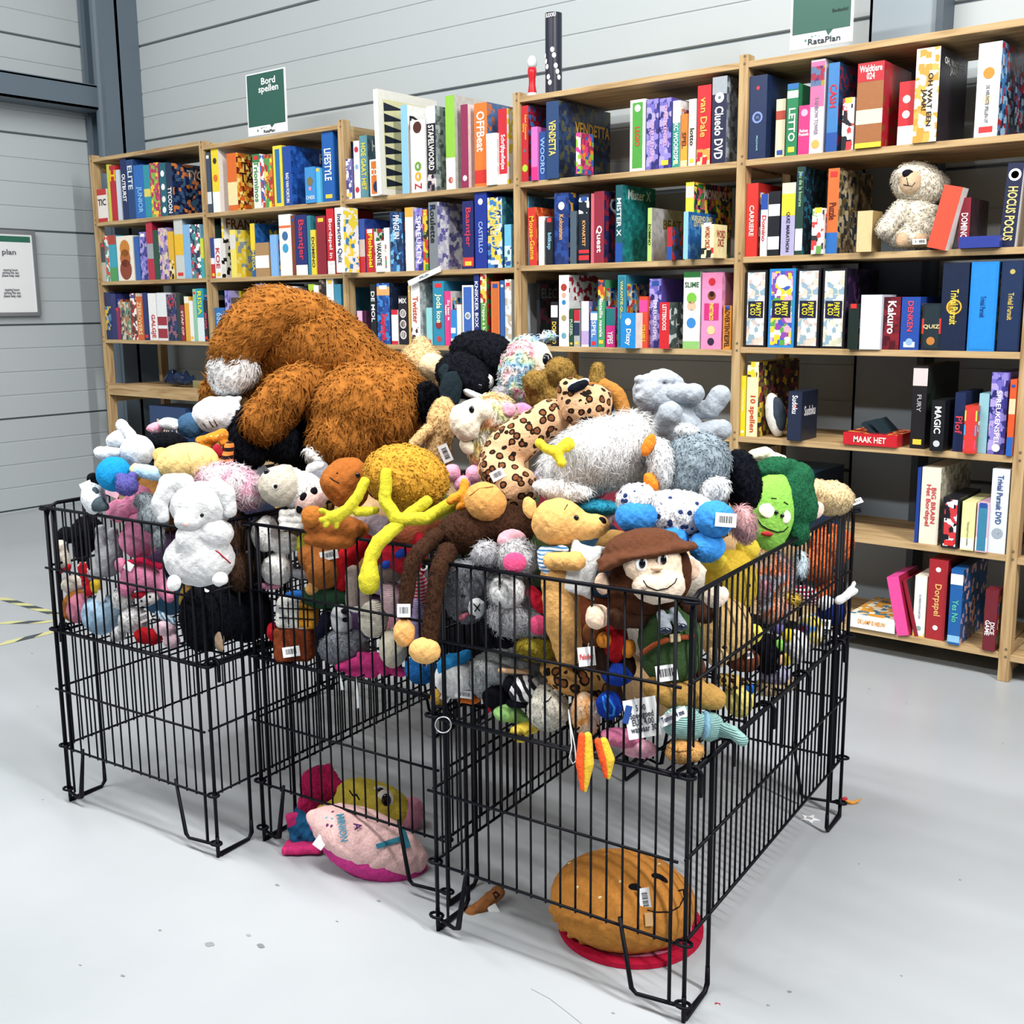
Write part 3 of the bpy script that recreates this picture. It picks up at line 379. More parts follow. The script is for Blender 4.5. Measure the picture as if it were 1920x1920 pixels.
row(4,'D',[(1382,1398,705,'E8CC24',D(text='Wissel Stemmetjes',tc='F8F4D0',txtr=(.25,.95),tw=.4)),(1400,1422,679,'E8D048',D(bands=[(.8,1,['E8C838','3A3020','F0E8C0']),(0,.8,'E8DCB0')],text='10 spellen',tc='C84428',txtr=(.03,.58),tw=.6,sart=['E0C040','4A2838','8A3A38','6A6A30','2A2028'],dep=.36,logo=False)),(1476,1503,734,'1C2438',D(frame=(.05,'1F2840'),text='Sudoku',tc='E8E8F0',txtr=(.55,.92),tw=.4,rec=-.03,dep=.14,discs=[(.7,'C83A30',.12)],sart=['1A2234','161C2C'],st=('Sudoku','E8E8F0',.5,.7,.15,.85),logo=False)),(1710,1738,686,'1A181C',D(bands=[(.76,.97,'E0C8C8')],sart=['141418','1C2A20','202024'],dep=.34,text='FURY',tc='A8A8A8',txtr=(.4,.7),tw=.3)),(1744,1770,751,'14161C',D(rec=-.03,dep=.2,text='MAGIC',tc='F2F2F4',txtr=(.35,.88),tw=.5,discs=[(.15,'C8CCD0',.25)],logo=False)),(1788,1808,736,'1A2850',D(text='Plof',tc='E04858',txtr=(.3,.6),tw=.7,dep=.2)),(1806,1830,761,'C8402C',D(rec=-.03,dep=.12,frame=(.12,'D03A38'),bands=[(.68,.9,'B8D050'),(.38,.6,'48A0D8'),(.08,.28,'E0486A')])),(1833,1852,738,'8CBCC8',D(logo=False,label='plain pale blue cloth-covered box')),(1856,1889,699,'6A60B8',D(art_=WAVE,text='SPREUKENSPEL',tc='F0E8F8',txtr=(.1,.8),tw=.3,discs=[(.08,'D8D8D8',.25)])),(1891,1910,712,'D8562C',D(bands=[(0,.25,'2460B0'),(.55,.75,'E8C8A0')],rec=-.02,dep=.15))])
row(4,'E',[(1718,1725,877,'1C3C8C',D(dep=.3)),(1726,1763,877,'E8E0CC',D(text='BIG BRAIN\nHet Bordspel',tc='C84850',txtr=(.2,.82),tw=.6,sart=['C8C0A8','9A9684','E0D8C4'],dep=.33)),(1765,1797,933,'1A1A22',D(frame=(.12,['EDEDEE','1A1A22','C83A40']),rec=-.02,dep=.24)),(1801,1827,941,'E8E4A4',D(rec=-.02,dep=.2,text='Taboespel voor meiden',tc='8A8A50',txtr=(.1,.6),tw=.2,bands=[(.03,.25,'E8E8E8')])),(1829,1852,943,'E0B8C8',D(rec=-.02,frame=(.12,'3A80A0'),dep=.2,bands=[(.03,.3,'F0F0F2')])),(1857,1891,880,'D8E2EC',D(rec=-.01,text='Trivial Pursuit DVD',tc='3A5488',txtr=(.35,.93),tw=.35,discs=[(.24,'9AA8B4',.33),(.24,'E8ECF0',.1)],dep=.22,logo=False))])
row(4,'F',[(1713,1736,1080,'EEEAD8',D(frame=(.1,'F4F4F2'),text='SCHREEUWKAARTEN',tc='8A98A0',txtr=(.3,.7),tw=.18,bands=[(0,.06,'E8C040')],discs=[(.14,'8AA8A0',.22)],logo=False)),(1739,1776,1050,'A0242C',D(text='Dorpspel',tc='E8B070',txtr=(.3,.7),tw=.45,discs=[(.88,'E8E8E8',.14),(.15,'F0E8E8',.14)],dep=.33,sart=['801C24','6A1820'],logo=False)),(1780,1804,1068,'1C5CA0',D(text='Yes No',tc='58C0A0',txtr=(.3,.6),tw=.5,bands=[(.8,.94,'E8ECF0'),(.03,.12,'8CC0E8')],sart=['1C5494','16406C','D8A8A0','1C5494'],dep=.3,rec=-.02)),(1844,1869,1106,'6A1C28',D(text='DICE\nGAME',tc='F0ECEC',txtr=(.25,.5),tw=.75,rec=-.02,dep=.06,logo=False))])
# lying, leaning and odd pieces on the shelves
def slab(name,label,cat,p,size,col,rot=(0,0,0),sidec=None,top=None,text=None,tc='FFFFFF',grp=None):
    mats=[card(col),card(sidec) if sidec else card(col),art(top) if isinstance(top,list) else card(top or col)]
    o=MB().box((-size[0]/2,0,0),(size[0]/2,size[1],size[2]),0,[0,2,0,1,1,1]).build(name,mats); o.location=p; o.rotation_euler=[math.radians(a) for a in rot]
    if text: lettering(text,(0,-.0005,size[2]/2),(1,0,0),(0,0,1),size[0]*.6,size[2]*.5,tc,o)
    tag(o,label,cat,grp); return o
def sp(px,py,rec=.012):
    return [float(a) for a in ony(px,py,SHY+rec)]
def onb(px,row,bay=4,rec=.012,py=None):
    z=LV[bay][row]; return (float(ony(px,py or 900,SHY+rec)[0]),SHY+rec,z+.0008)
slab('game_box','flat red and gold game box lying on the fourth shelf','game box',onb(1631,'D',rec=-.01,py=815),(.19,.2,.042),'C0202C',text='MAAK HET',tc='F4E8D8',top=['C0202C','E0B048','8A1820'])
for i in range(2): slab('booklet',['glossy dark booklet leaning against the tall black box','lower dark booklet slumped beside the red flat box'][i],'booklet',(onb(1664+i*13,'D',rec=.02,py=800)[0],SHY+.02,LV[4]['D']+.004),(.012,.14,.115),'1C2A34',rot=(0,-52+i*6,0),top=['1C2A34','3A6A70','806040'],sidec='24343C',grp='dark booklets on the fourth shelf')
slab('game_box','flat white and orange game box lying on the bottom shelf','game box',onb(1634,'F',rec=-.01,py=1170),(.165,.27,.05),'EDEDEA',text='DE LAMP IS NIEUW',tc='E8A030',top=['E0A040','EDE6D0','4A7A98','D89838'],sidec='E8E8E4')
slab('game_box','pink heart-printed quiz box leaning left on the bottom shelf','game box',(onb(1697,'F',py=1190)[0],SHY-.01,LV[4]['F']+.001),(.042,.2,.21),'E04C98',rot=(0,-13,0),sidec='A82040')
q=slab('game_box','dark thin box leaning behind the pink quiz box','game box',(onb(1712,'F',py=1190)[0]+.012,SHY+.01,LV[4]['F']+.001),(.014,.2,.2),'8A1C2C',rot=(0,-15,0),sidec='2A2830')
slab('game_box','orange-red box leaning on the cream plush bear','game box',(onb(1757,'B',rec=-.03,py=430)[0],SHY-.03,LV[4]['B']+.002),(.06,.06,.2),'E04E38',rot=(0,13,0),text=None,sidec='ECE8E4')
slab('tin_box','flat dark blue tin lying right of the maroon domino box','tin',onb(1836,'B',rec=-.02,py=445),(.125,.1,.036),'2A3A8C',top='24347C')
slab('wooden_box','small pale wooden box with finger joints left of the cream bear','wooden box',onb(1621,'B',rec=-.03,py=430),(.052,.09,.135),'D4BC8C',sidec='A88C5C')
slab('game_box','pair of stacked dark navy boxes behind the green round plush','game box',(onb(1440,'E',rec=0,py=930)[0]+.03,SHY+.05,LV[4]['E']+.001),(.24,.3,.2),'1C3050',sidec='18283C',top='2A5078')
slab('game_box','low navy box lying in front on the fifth shelf, left end','game box',(onb(1450,'E',rec=0,py=930)[0]+.1,SHY+.01,LV[4]['E']+.001),(.30,.03,.1),'16243C')
slab('game_box','big box of colourful game pictures on the fifth shelf, leftmost bay','game box',(float(ony(309,790,SHY)[0]),SHY+.02,LV[0]['E']+.001),(.36,.2,.25),'28406A',sidec='28406A',text='PARTY',tc='E0C8B0') 
slab('game_box','yellow edged flat box lying on the empty-looking lower left shelf','game box',(float(ony(366,707,SHY)[0]),SHY+.06,LV[0]['D']+.001),(.22,.2,.05),'8C8458',top=['4A4A50','8C8458','5A2838'])
m=MB()
for i in range(9):
    a=i*.7; m.tube([(-.12+.03*i,.1+.03*math.sin(a*2),.02),( -.1+.03*i,.09+.05*math.cos(a),.055+.01*math.sin(a*3)),(-.07+.03*i,.12,.015)],[.012,.02,.01],7)
o=m.build('plastic_bag',flat('1C2C48',.15,.6)); o.location=(float(ony(296,712,SHY)[0]),SHY+.02,LV[0]['D']+.006); tag(o,'crumpled navy plastic bag on the lower left shelf','bag')
# last bay slivers
for i,(rw,z,c) in enumerate((('E',.13,'9A2030'),('A',.2,'24305A'),('C',.22,'8A8A90'))):
    slab('game_box',['dark red box at the cropped right edge, low shelf','navy box at the cropped right edge, high shelf','grey box at the cropped right edge, third shelf'][i],'game box',(U[5]+.10,SHY+.02,LV[5][rw]+.001),(.1,.25,z),c)
# backgammon board
o=MB(); X=float(ony(717,270,SHY)[0]); HB=float(ony(722,165,SHY-.03)[2])-LV[2]['A']
o.box((-.014,0,0),(.014,.40,HB)); 
bgd=o.build('backgammon_board',card('E4E2D8')); bgd.location=(X+.012,SHY-.04,LV[2]['A']+.001); bgd.rotation_euler=(0,math.radians(-1.2),0)
tag(bgd,'open backgammon board standing on edge, taller than its shelf bay','board game')
m=MB(); m.box((.0145,.03,.03),(.0150,.375,HB-.04)); m.build('playing_field',card('D8D4A4'),bgd)
m=MB(); nn=8
for i in range(nn):
    z0=.035+(HB-.08)*i/nn; z1=z0+(HB-.08)/nn*.8
    m.add([(.0154,.035,z0),(.0154,.035,z1),(.0154,.17,(z0+z1)/2)],[(0,1,2)]); m.add([(.0154,.37,z0),(.0154,.37,z1),(.0154,.23,(z0+z1)/2)],[(0,1,2)])
m.build('points',flat('161C2C',.5),bgd)
# ---------------------------------------------------------------- signs, poster, tube
def sign(label,cx,base,w,h,y,texts,logo=True):
    r=empty('shelf_sign',(cx,y,base)); tag(r,label,'sign')
    MB().box((-w/2,0,0),(w/2,.006,h)).build('backing_card',flat('F0F2F2',.35),r)
    MB().box((-w/2+.008,-.001,h*.145),(w/2-.008,0,h-.006)).add([(w*.08,-.001,h*.147),(w*.2,-.001,h*.147),(w*.12,-.001,h*.09)],[(0,1,2)]).build('green_panel',flat('2F5B50',.35),r)
    for (s,x,z,tw,th,c) in texts: lettering(s,(x*w,-.0016,z*h),(1,0,0),(0,0,1),tw*w,th*h,c,r)
    m=MB()
    for (x,z,rr) in ((-.24,.075,.02),(-.14,.105,.014),(-.08,.11,.011),(-.02,.10,.009)):
        m.add([(x*w+rr*w*math.cos(t),-.0015,z*h+rr*w*math.sin(t)) for t in np.linspace(0,6.283,11)[:-1]],[tuple(range(10))])
    m.build('logo_dots',flat('4A8A7A',.4),r)
sign('green sign reading Bord spellen on top of the left shelves',float(ony(501,240,3.80)[0]),2.125,.305,.305,3.80,[('Bord\nspellen',.08,.77,.68,.26,'F4F6F4'),('RataPlan',.06,.045,.55,.05,'22303A')])
sign('cropped green sign with small print on the right shelf top',float(ony(1539,60,3.80)[0]),2.125,.225,.34,3.80,[('de kassa compleet is, vraag\nonze medewerkers om advies',.05,.55,.8,.07,'E8F0EC'),('Bedankt!',.3,.32,.25,.035,'16302A'),('RataPlan',.06,.055,.6,.06,'22303A')])
# tube and red microphone toy
def lathe(prof,n=20,c=(0,0,0)):
    V=[];F=[]
    for r,z in prof:
        for j in range(n): V.append((c[0]+r*math.cos(6.2832*j/n),c[1]+r*math.sin(6.2832*j/n),c[2]+z))
    for i in range(len(prof)-1):
        for j in range(n): F.append((i*n+j,i*n+(j+1)%n,(i+1)*n+(j+1)%n,(i+1)*n+j))
    F.append(tuple(range(n))[::-1]); F.append(tuple((len(prof)-1)*n+j for j in range(n))); return V,F
tb=empty('card_tube',(-2.775,3.79,2.101)); tag(tb,'tall dark puzzle tube with white dots standing on the shelf top','tube')
V,F=lathe([(.034,0),(.034,.31)],28); MB().add(V,F).build('tube_body',card('1A1E30'),tb,smooth=False)
for i in range(11):
    z=.02+i*.014+.006*(i%3); a=-2.2+(i*1.1)%2.4-.3
    q=np.array([.0345*math.cos(a),.0345*math.sin(a),z]); t=np.array([-math.sin(a),math.cos(a),0])
    MB().add([tuple(q+t*.0085*math.cos(w)+np.array([0,0,.0105])*math.sin(w)+np.array([math.cos(a),math.sin(a),0])*.0006) for w in np.linspace(0,6.283,11)[:-1]],[tuple(range(10))]).build('white_dot',flat('EDEDF0',.4),tb)
lettering('SUDOKU',(.012,-.0352,.297),(1,0,0),(0,0,1),.05,.016,'E8E8EC',tb)
mc=empty('toy_microphone',(-2.893,3.80,2.101)); tag(mc,'red toy microphone with clear top left of the dark tube','toy')
V,F=lathe([(.016,0),(.019,.02),(.014,.05),(.014,.075),(.019,.10),(.017,.118)],18); MB().add(V,F).build('handle',flat('C01C28',.3),mc,smooth=True)
V,F=lathe([(.013,.118),(.02,.128),(.021,.145),(.014,.16),(.008,.166)],16); MB().add(V,F).build('clear_top',flat('D4DCDC',.2),mc,smooth=True)
V,F=lathe([(.0165,.001),(.0192,.019)],18); MB().add(V,F).build('label_band',flat('EEEEF0',.4),mc)
# poster frame on left wall
P0=[float(a) for a in ( lambda d: CO+d*((WX+.02)/d[0]))(ray(12,512))]
pf=empty('poster_frame',(WX+.02,P0[1],P0[2])); tag(pf,'silver click frame with a notice poster on the left wall','poster frame')
hh=.235; ww_=.17
MB().box((0,-ww_,-hh),(.012,ww_,hh)).build('notice_sheet',flat('E4E8EA',.3),pf)
m=MB(); t=.022
for a,b in (((-ww_-t,-hh-t),(ww_+t,-hh)),((-ww_-t,hh),(ww_+t,hh+t)),((-ww_-t,-hh),(-ww_,hh)),((ww_,-hh),(ww_+t,hh))): m.box((-.01,a[0],a[1]),(.02,b[0],b[1]))
m.build('silver_frame',flat('9AA0A6',.35,.5,.6),pf)
MB().box((.0122,-ww_+.01,hh-.05),(.013,ww_-.01,hh-.015)).build('green_header',flat('2F6B58',.4),pf)
for i,(z,s) in enumerate(((.12,.07),(.0,.09),(-.12,.1))):
    lettering('opening hours\nparking this way\nplease keep clear' if i else 'plan',(.0135,.02,z),(0,1,0),(0,0,1),.11,s*.6,'5A6268',pf)
# dangling shelf strip
st=MB().box((-.105,0,-.012),(.105,.003,.012)).build('shelf_strip',flat('EEF0F2',.35)); p=sp(795,518,-.012); st.location=p; st.rotation_euler=(0,math.radians(-17),0)
lettering('SPELLEN',(.0,-.0006,.0),(1,0,0),(0,0,1),.06,.010,'303840',st); tag(st,'white SPELLEN label strip hanging askew in the third bay','label strip')
# ---------------------------------------------------------------- soft toy kit
def plush(c,kind=None,c2=None,sc=1.0,fz=1.0):
    k=('plush',c,kind,c2,sc,fz)
    if k in _M: return _M[k]
    m,nt,b=newmat('plush_'+c,.95,.12); v=ocoord(nt)
    try: b.inputs['Sheen Weight'].default_value=.25; b.inputs['Sheen Roughness'].default_value=.5; b.inputs['Sheen Tint'].default_value=(*lin(c),1)
    except Exception: pass
    L=lin(c); n=nd(nt,'ShaderNodeTexNoise'); n.inputs['Scale'].default_value=170; n.inputs['Detail'].default_value=3; nt.links.new(v,n.inputs['Vector'])
    base=ramp(nt,n.outputs[0],[(.3,tuple(x*.88 for x in L)),(.7,tuple(min(1,x*1.12) for x in L))])
    if kind=='rosette':
        vo=nd(nt,'ShaderNodeTexVoronoi'); vo.inputs['Scale'].default_value=56*sc; vo.inputs['Randomness'].default_value=.75; nt.links.new(v,vo.inputs['Vector'])
        n2=nd(nt,'ShaderNodeTexNoise'); n2.inputs['Scale'].default_value=60*sc; nt.links.new(v,n2.inputs['Vector'])
        ad=nd(nt,'ShaderNodeMath',operation='MULTIPLY_ADD'); ad.inputs[1].default_value=.45; nt.links.new(n2.outputs[0],ad.inputs[0]); nt.links.new(vo.outputs['Distance'],ad.inputs[2])
        base=ramp(nt,ad.outputs[0],[(0,'7C4A2C'),(.50,'7C4A2C'),(.501,'1C1410'),(.68,'1C1410'),(.681,c),(1,c)],'CONSTANT')
    elif kind=='stripe':
        w=nd(nt,'ShaderNodeTexWave'); w.inputs['Scale'].default_value=28*sc; w.inputs['Distortion'].default_value=1.5; w.bands_direction='Z'; nt.links.new(v,w.inputs['Vector'])
        base=ramp(nt,w.outputs[0],[(0,c),(.5,c),(.51,c2),(1,c2)],'CONSTANT')
    elif kind=='zebra':
        w=nd(nt,'ShaderNodeTexWave'); w.inputs['Scale'].default_value=22*sc; w.inputs['Distortion'].default_value=6; w.bands_direction='DIAGONAL'; nt.links.new(v,w.inputs['Vector'])
        base=ramp(nt,w.outputs[0],[(0,c),(.5,c),(.51,c2),(1,c2)],'CONSTANT')
    elif kind=='dots':
        vo=nd(nt,'ShaderNodeTexVoronoi'); vo.inputs['Scale'].default_value=70*sc; nt.links.new(v,vo.inputs['Vector'])
        base=ramp(nt,vo.outputs['Distance'],[(0,c2),(.24,c2),(.25,c),(1,c)],'CONSTANT')
    elif kind=='multi':
        n2=nd(nt,'ShaderNodeTexNoise'); n2.inputs['Scale'].default_value=16*sc; n2.inputs['Detail'].default_value=1; nt.links.new(v,n2.inputs['Vector'])
        cs=c2.split(','); base=ramp(nt,n2.outputs[0],[(.3+.4*i/(len(cs)-1),q) for i,q in enumerate(cs)])
    gm=nd(nt,'ShaderNodeNewGeometry'); rp=ramp(nt,gm.outputs['Random Per Island'],[(0,(.90,.90,.90)),(1,(1,1,1))])
    mx=nd(nt,'ShaderNodeMix',data_type='RGBA',blend_type='MULTIPLY'); mx.inputs[0].default_value=1
    nt.links.new(base,mx.inputs[6]); nt.links.new(rp,mx.inputs[7]); nt.links.new(mx.outputs[2],b.inputs['Base Color'])
    if kind=='knit':
        w=nd(nt,'ShaderNodeTexWave'); w.inputs['Scale'].default_value=90; w.bands_direction='Z'; nt.links.new(v,w.inputs['Vector']); hsrc=w.outputs[0]; st,ds=.8,.003
    else: hsrc=n.outputs[0]; st,ds=.55*fz,.004
    bp=nd(nt,'ShaderNodeBump'); bp.inputs['Strength'].default_value=st; bp.inputs['Distance'].default_value=ds; nt.links.new(hsrc,bp.inputs['Height']); nt.links.new(bp.outputs[0],b.inputs['Normal'])
    _M[k]=m; return m
def e(x,y,rx,ry=None,a=0,dz=0,rz=None):
    ry=ry or rx; return ('e',x,y,rx,ry,a,dz,rz or (rx+ry)*.5 if rz is None else rz)
def c(*pts): return ('c',[tuple(p)+((0,) if len(p)==3 else ()) for p in pts])
def bx(x,y,hx,hy,a=0,dz=0,hz=None,rd=4): return ('b',x,y,hx,hy,a,dz,hz or min(hx,hy),rd)
def cen(p): return (p[1],p[2],p[6]) if p[0] in 'eb' else (sum(q[0] for q in p[1])/len(p[1]),sum(q[1] for q in p[1])/len(p[1]),sum(q[3] for q in p[1])/len(p[1]))
def camp(x,y,d): return np.array([(x-CX)/FPX*d,(CY-y)/FPX*d,d])
def rot2(a):
    a=math.radians(a); return np.array([[math.cos(a),-math.sin(a),0],[math.sin(a),math.cos(a),0],[0,0,1]])
def sdf_prim(p,P,dep):
    s=dep/FPX
    if p[0]=='e':
        _,x,y,rx,ry,a,dz,rz=p; C=camp(x,y,dep+dz*s); q=(P-C)@rot2(a); r=np.array([rx,ry,rz])*s
        k0=np.sqrt(((q/r)**2).sum(-1)); k1=np.sqrt(((q/(r*r))**2).sum(-1))+1e-9
        return k0*(k0-1)/k1
    if p[0]=='b':
        _,x,y,hx,hy,a,dz,hz,rd=p; C=camp(x,y,dep+dz*s); q=np.abs((P-C)@rot2(a))-(np.array([hx,hy,hz])-rd)*s
        return np.sqrt((np.maximum(q,0)**2).sum(-1))+np.minimum(q.max(-1),0)-rd*s
    pts=p[1]; out=None
    if len(pts)==1: pts=pts*2
    for a_,b_ in zip(pts[:-1],pts[1:]):
        A=camp(a_[0],a_[1],dep+a_[3]*s); B=camp(b_[0],b_[1],dep+b_[3]*s); ab=B-A
        h=np.clip(((P-A)@ab)/(ab@ab+1e-12),0,1); d=np.sqrt(((P-A-h[...,None]*ab)**2).sum(-1))-(a_[2]+(b_[2]-a_[2])*h)*s
        out=d if out is None else np.minimum(out,d)
    return out
def sdf(prims,P,dep,k=5):
    s=dep/FPX*k; o=None
    for p in prims:
        d=sdf_prim(p,P,dep)
        if o is None: o=d
        else:
            h=np.maximum(s-np.abs(o-d),0)/s; o=np.minimum(o,d)-h*h*s*.25
    return o
def bounds(prims,dep):
    s=dep/FPX; lo=[];hi=[]
    for p in prims:
        if p[0] in 'eb':
            r=max(p[3],p[4]) if p[0]=='e' else math.hypot(p[3],p[4]); C=camp(p[1],p[2],dep+p[6]*s)
            ca,sa=abs(math.cos(math.radians(p[5]))),abs(math.sin(math.radians(p[5])))
            ex=np.array([p[3]*ca+p[4]*sa,p[3]*sa+p[4]*ca,p[7]])*s; lo.append(C-ex);hi.append(C+ex)
        else:
            for q in p[1]:
                C=camp(q[0],q[1],dep+q[3]*s); lo.append(C-q[2]*s);hi.append(C+q[2]*s)
    return np.min(lo,0),np.max(hi,0)
def surfnet(F,org,h):
    nx,ny,nz=F.shape; ins=F<0
    cs=[(0,0,0),(1,0,0),(0,1,0),(1,1,0),(0,0,1),(1,0,1),(0,1,1),(1,1,1)]
    def sl(a,c_): return a[c_[0]:nx-1+c_[0],c_[1]:ny-1+c_[1],c_[2]:nz-1+c_[2]]
    cnt=sum(sl(ins,c_).astype(int) for c_ in cs); act=(cnt>0)&(cnt<8)
    acc=np.zeros(act.shape+(3,)); n=np.zeros(act.shape)
    for a in range(8):
        for ax in range(3):
            if cs[a][ax]==0:
                b=list(cs[a]); b[ax]=1; b=tuple(b)
                fa=sl(F,cs[a]);fb=sl(F,b); m=(fa<0)!=(fb<0)
                t=np.where(m,fa/np.where(m,fa-fb,1),0)
                pos=np.zeros(act.shape+(3,)); 
                for j in range(3): pos[...,j]=cs[a][j]+(t if j==ax else 0)
                acc+=pos*m[...,None]; n+=m
    idx=-np.ones(act.shape,int); w=np.argwhere(act); idx[act]=np.arange(len(w))
    V=org+(w+acc[act]/n[act][:,None])*h
    Q=[]
    for ax in range(3):
        a=ins[:-1,:,:] if ax==0 else ins[:,:-1,:] if ax==1 else ins[:,:,:-1]
        b=ins[1:,:,:] if ax==0 else ins[:,1:,:] if ax==1 else ins[:,:,1:]
        ed=np.argwhere(a!=b); 
        if not len(ed): continue
        o=[i for i in range(3) if i!=ax]
        ok=(ed[:,o[0]]>0)&(ed[:,o[1]]>0)&(ed[:,o[0]]<act.shape[o[0]])&(ed[:,o[1]]<act.shape[o[1]]); ed=ed[ok]
        f=a[tuple(ed.T)]
        def g(d0,d1):
            q=ed.copy(); q[:,o[0]]-=d0; q[:,o[1]]-=d1; return idx[tuple(q.T)]
        q=np.stack([g(1,1),g(0,1),g(0,0),g(1,0)],1)
        flip=f if ax!=1 else ~f
        q[~flip]=q[~flip][:,::-1]; Q.append(q)
    return V,np.concatenate(Q)
def npmesh(name,V,Q,mat,parent,org,T=None,NV=None):
    """quads Q and optional triangles T"""
    me=bpy.data.meshes.new(name); V=np.asarray(V)-np.asarray(org)
    nT=0 if T is None else len(T); loops=np.concatenate([Q.ravel()]+([T.ravel()] if nT else [])).astype(np.int32)
    me.vertices.add(len(V)); me.vertices.foreach_set('co',V.astype(np.float32).ravel())
    me.loops.add(len(loops)); me.loops.foreach_set('vertex_index',loops)
    st=np.concatenate([np.arange(len(Q))*4,len(Q)*4+np.arange(nT)*3]).astype(np.int32)
    me.polygons.add(len(Q)+nT); me.polygons.foreach_set('loop_start',st)
    me.polygons.foreach_set('use_smooth',np.ones(len(Q)+nT,bool)); me.update(calc_edges=True); me.materials.append(mat)
    if NV is not None: me.normals_split_custom_set_from_vertices(NV.tolist())
    o=bpy.data.objects.new(name,me); COL.objects.link(o)
    if parent: o.parent=parent
    else: o.location=[float(a) for a in org]
    return o
def fur_tufts(V,Q,length,width,spacing,comb,wild=.35):
    A=V[Q[:,0]];B=V[Q[:,1]];Cc=V[Q[:,2]];Dd=V[Q[:,3]]
    nrm=np.cross(Cc-A,Dd-B); ar=np.linalg.norm(nrm,axis=1)*.5+1e-12; nrm=nrm/(2*ar[:,None])
    n=int(ar.sum()/(spacing**2)); n=min(n,26000)
    i=RNG.choice(len(Q),n,p=ar/ar.sum()); u=RNG.random((n,1));v=RNG.random((n,1))
    P=(A[i]*(1-u)+B[i]*u)*(1-v)+(Dd[i]*(1-u)+Cc[i]*u)*v; N=nrm[i]
    P=P-N*length*.12
    t=np.array(comb)+RNG.normal(0,wild,(n,3)); t=t-(t*N).sum(1)[:,None]*N
    L=length*RNG.uniform(.6,1.25,(n,1)); W=width*RNG.uniform(.7,1.3,(n,1))
    s=np.cross(N,t); s/=np.linalg.norm(s,axis=1)[:,None]+1e-9; f=np.cross(s,N)
    tn=t/(np.linalg.norm(t,axis=1)[:,None]+1e-9)
    mid=P+(N*.62+tn*.35)*L*.6; tip=P+(N*.55+tn*.95)*L
    r0=[P+s*W,P-s*W*.5+f*W*.87,P-s*W*.5-f*W*.87]; r1=[mid+s*W*.75,mid+(-s*.5-N*.6)*W*.75,mid+(-s*.5+N*.6)*W*.75]
    V2=np.stack(r0+r1+[tip],1).reshape(-1,3); b=(np.arange(n)*7)[:,None]
    q=np.concatenate([b+np.array([[0,1,4,3]]),b+np.array([[1,2,5,4]]),b+np.array([[2,0,3,5]])]); t3=np.concatenate([b+np.array([[3,4,6]]),b+np.array([[4,5,6]]),b+np.array([[5,3,6]])])
    NN=np.repeat(N+.35*tn,7,axis=0)+np.stack([s*.5,-s*.25+f*.4,-s*.25-f*.4,s*.5,(-s*.5-N*.6)*.2,(-s*.5+N*.6)*.5,tn*.3],1).reshape(-1,3)
    NN/=np.linalg.norm(NN,axis=1)[:,None]
    return V2,q[:,::-1],t3[:,::-1],NN
def solve_dep(dep,prims):
    if not isinstance(dep,tuple): return dep
    kind=dep[0]; k=dep[1] if kind=='f' else 0; ex=dep[-1] if kind!='y' else 0
    (ox,oy),w=CAG[k]; a=np.array([math.cos(CYAW),math.sin(CYAW),0]); b=np.array([-math.sin(CYAW),math.cos(CYAW),0])
    if kind=='y':   # a given world Y plane
        n=np.array([0,1.,0]); o=np.array([0,dep[1],0])
    elif kind=='f': n=b; o=np.array([ox,oy,0])
    else: n=-a; o=np.array([ox,oy,0])+a*w
    nc=CB@n
    def g(d):
        s=d/FPX; m=9
        for p in prims:
            if p[0] in 'eb':
                R=rot2(p[5]); sup=np.linalg.norm((nc@R)*np.array([p[3],p[4],p[7]]))*s; C=camp(p[1],p[2],d+p[6]*s); m=min(m,nc@C-sup)
            else:
                for q in p[1]: m=min(m,nc@camp(q[0],q[1],d+q[3]*s)-q[2]*s)
        return m+n@CO-n@o-ex
    lo,hi=1.2,5.5
    for _ in range(40):
        md=(lo+hi)/2
        if g(md)<0: lo=md
        else: hi=md
    return (lo+hi)/2
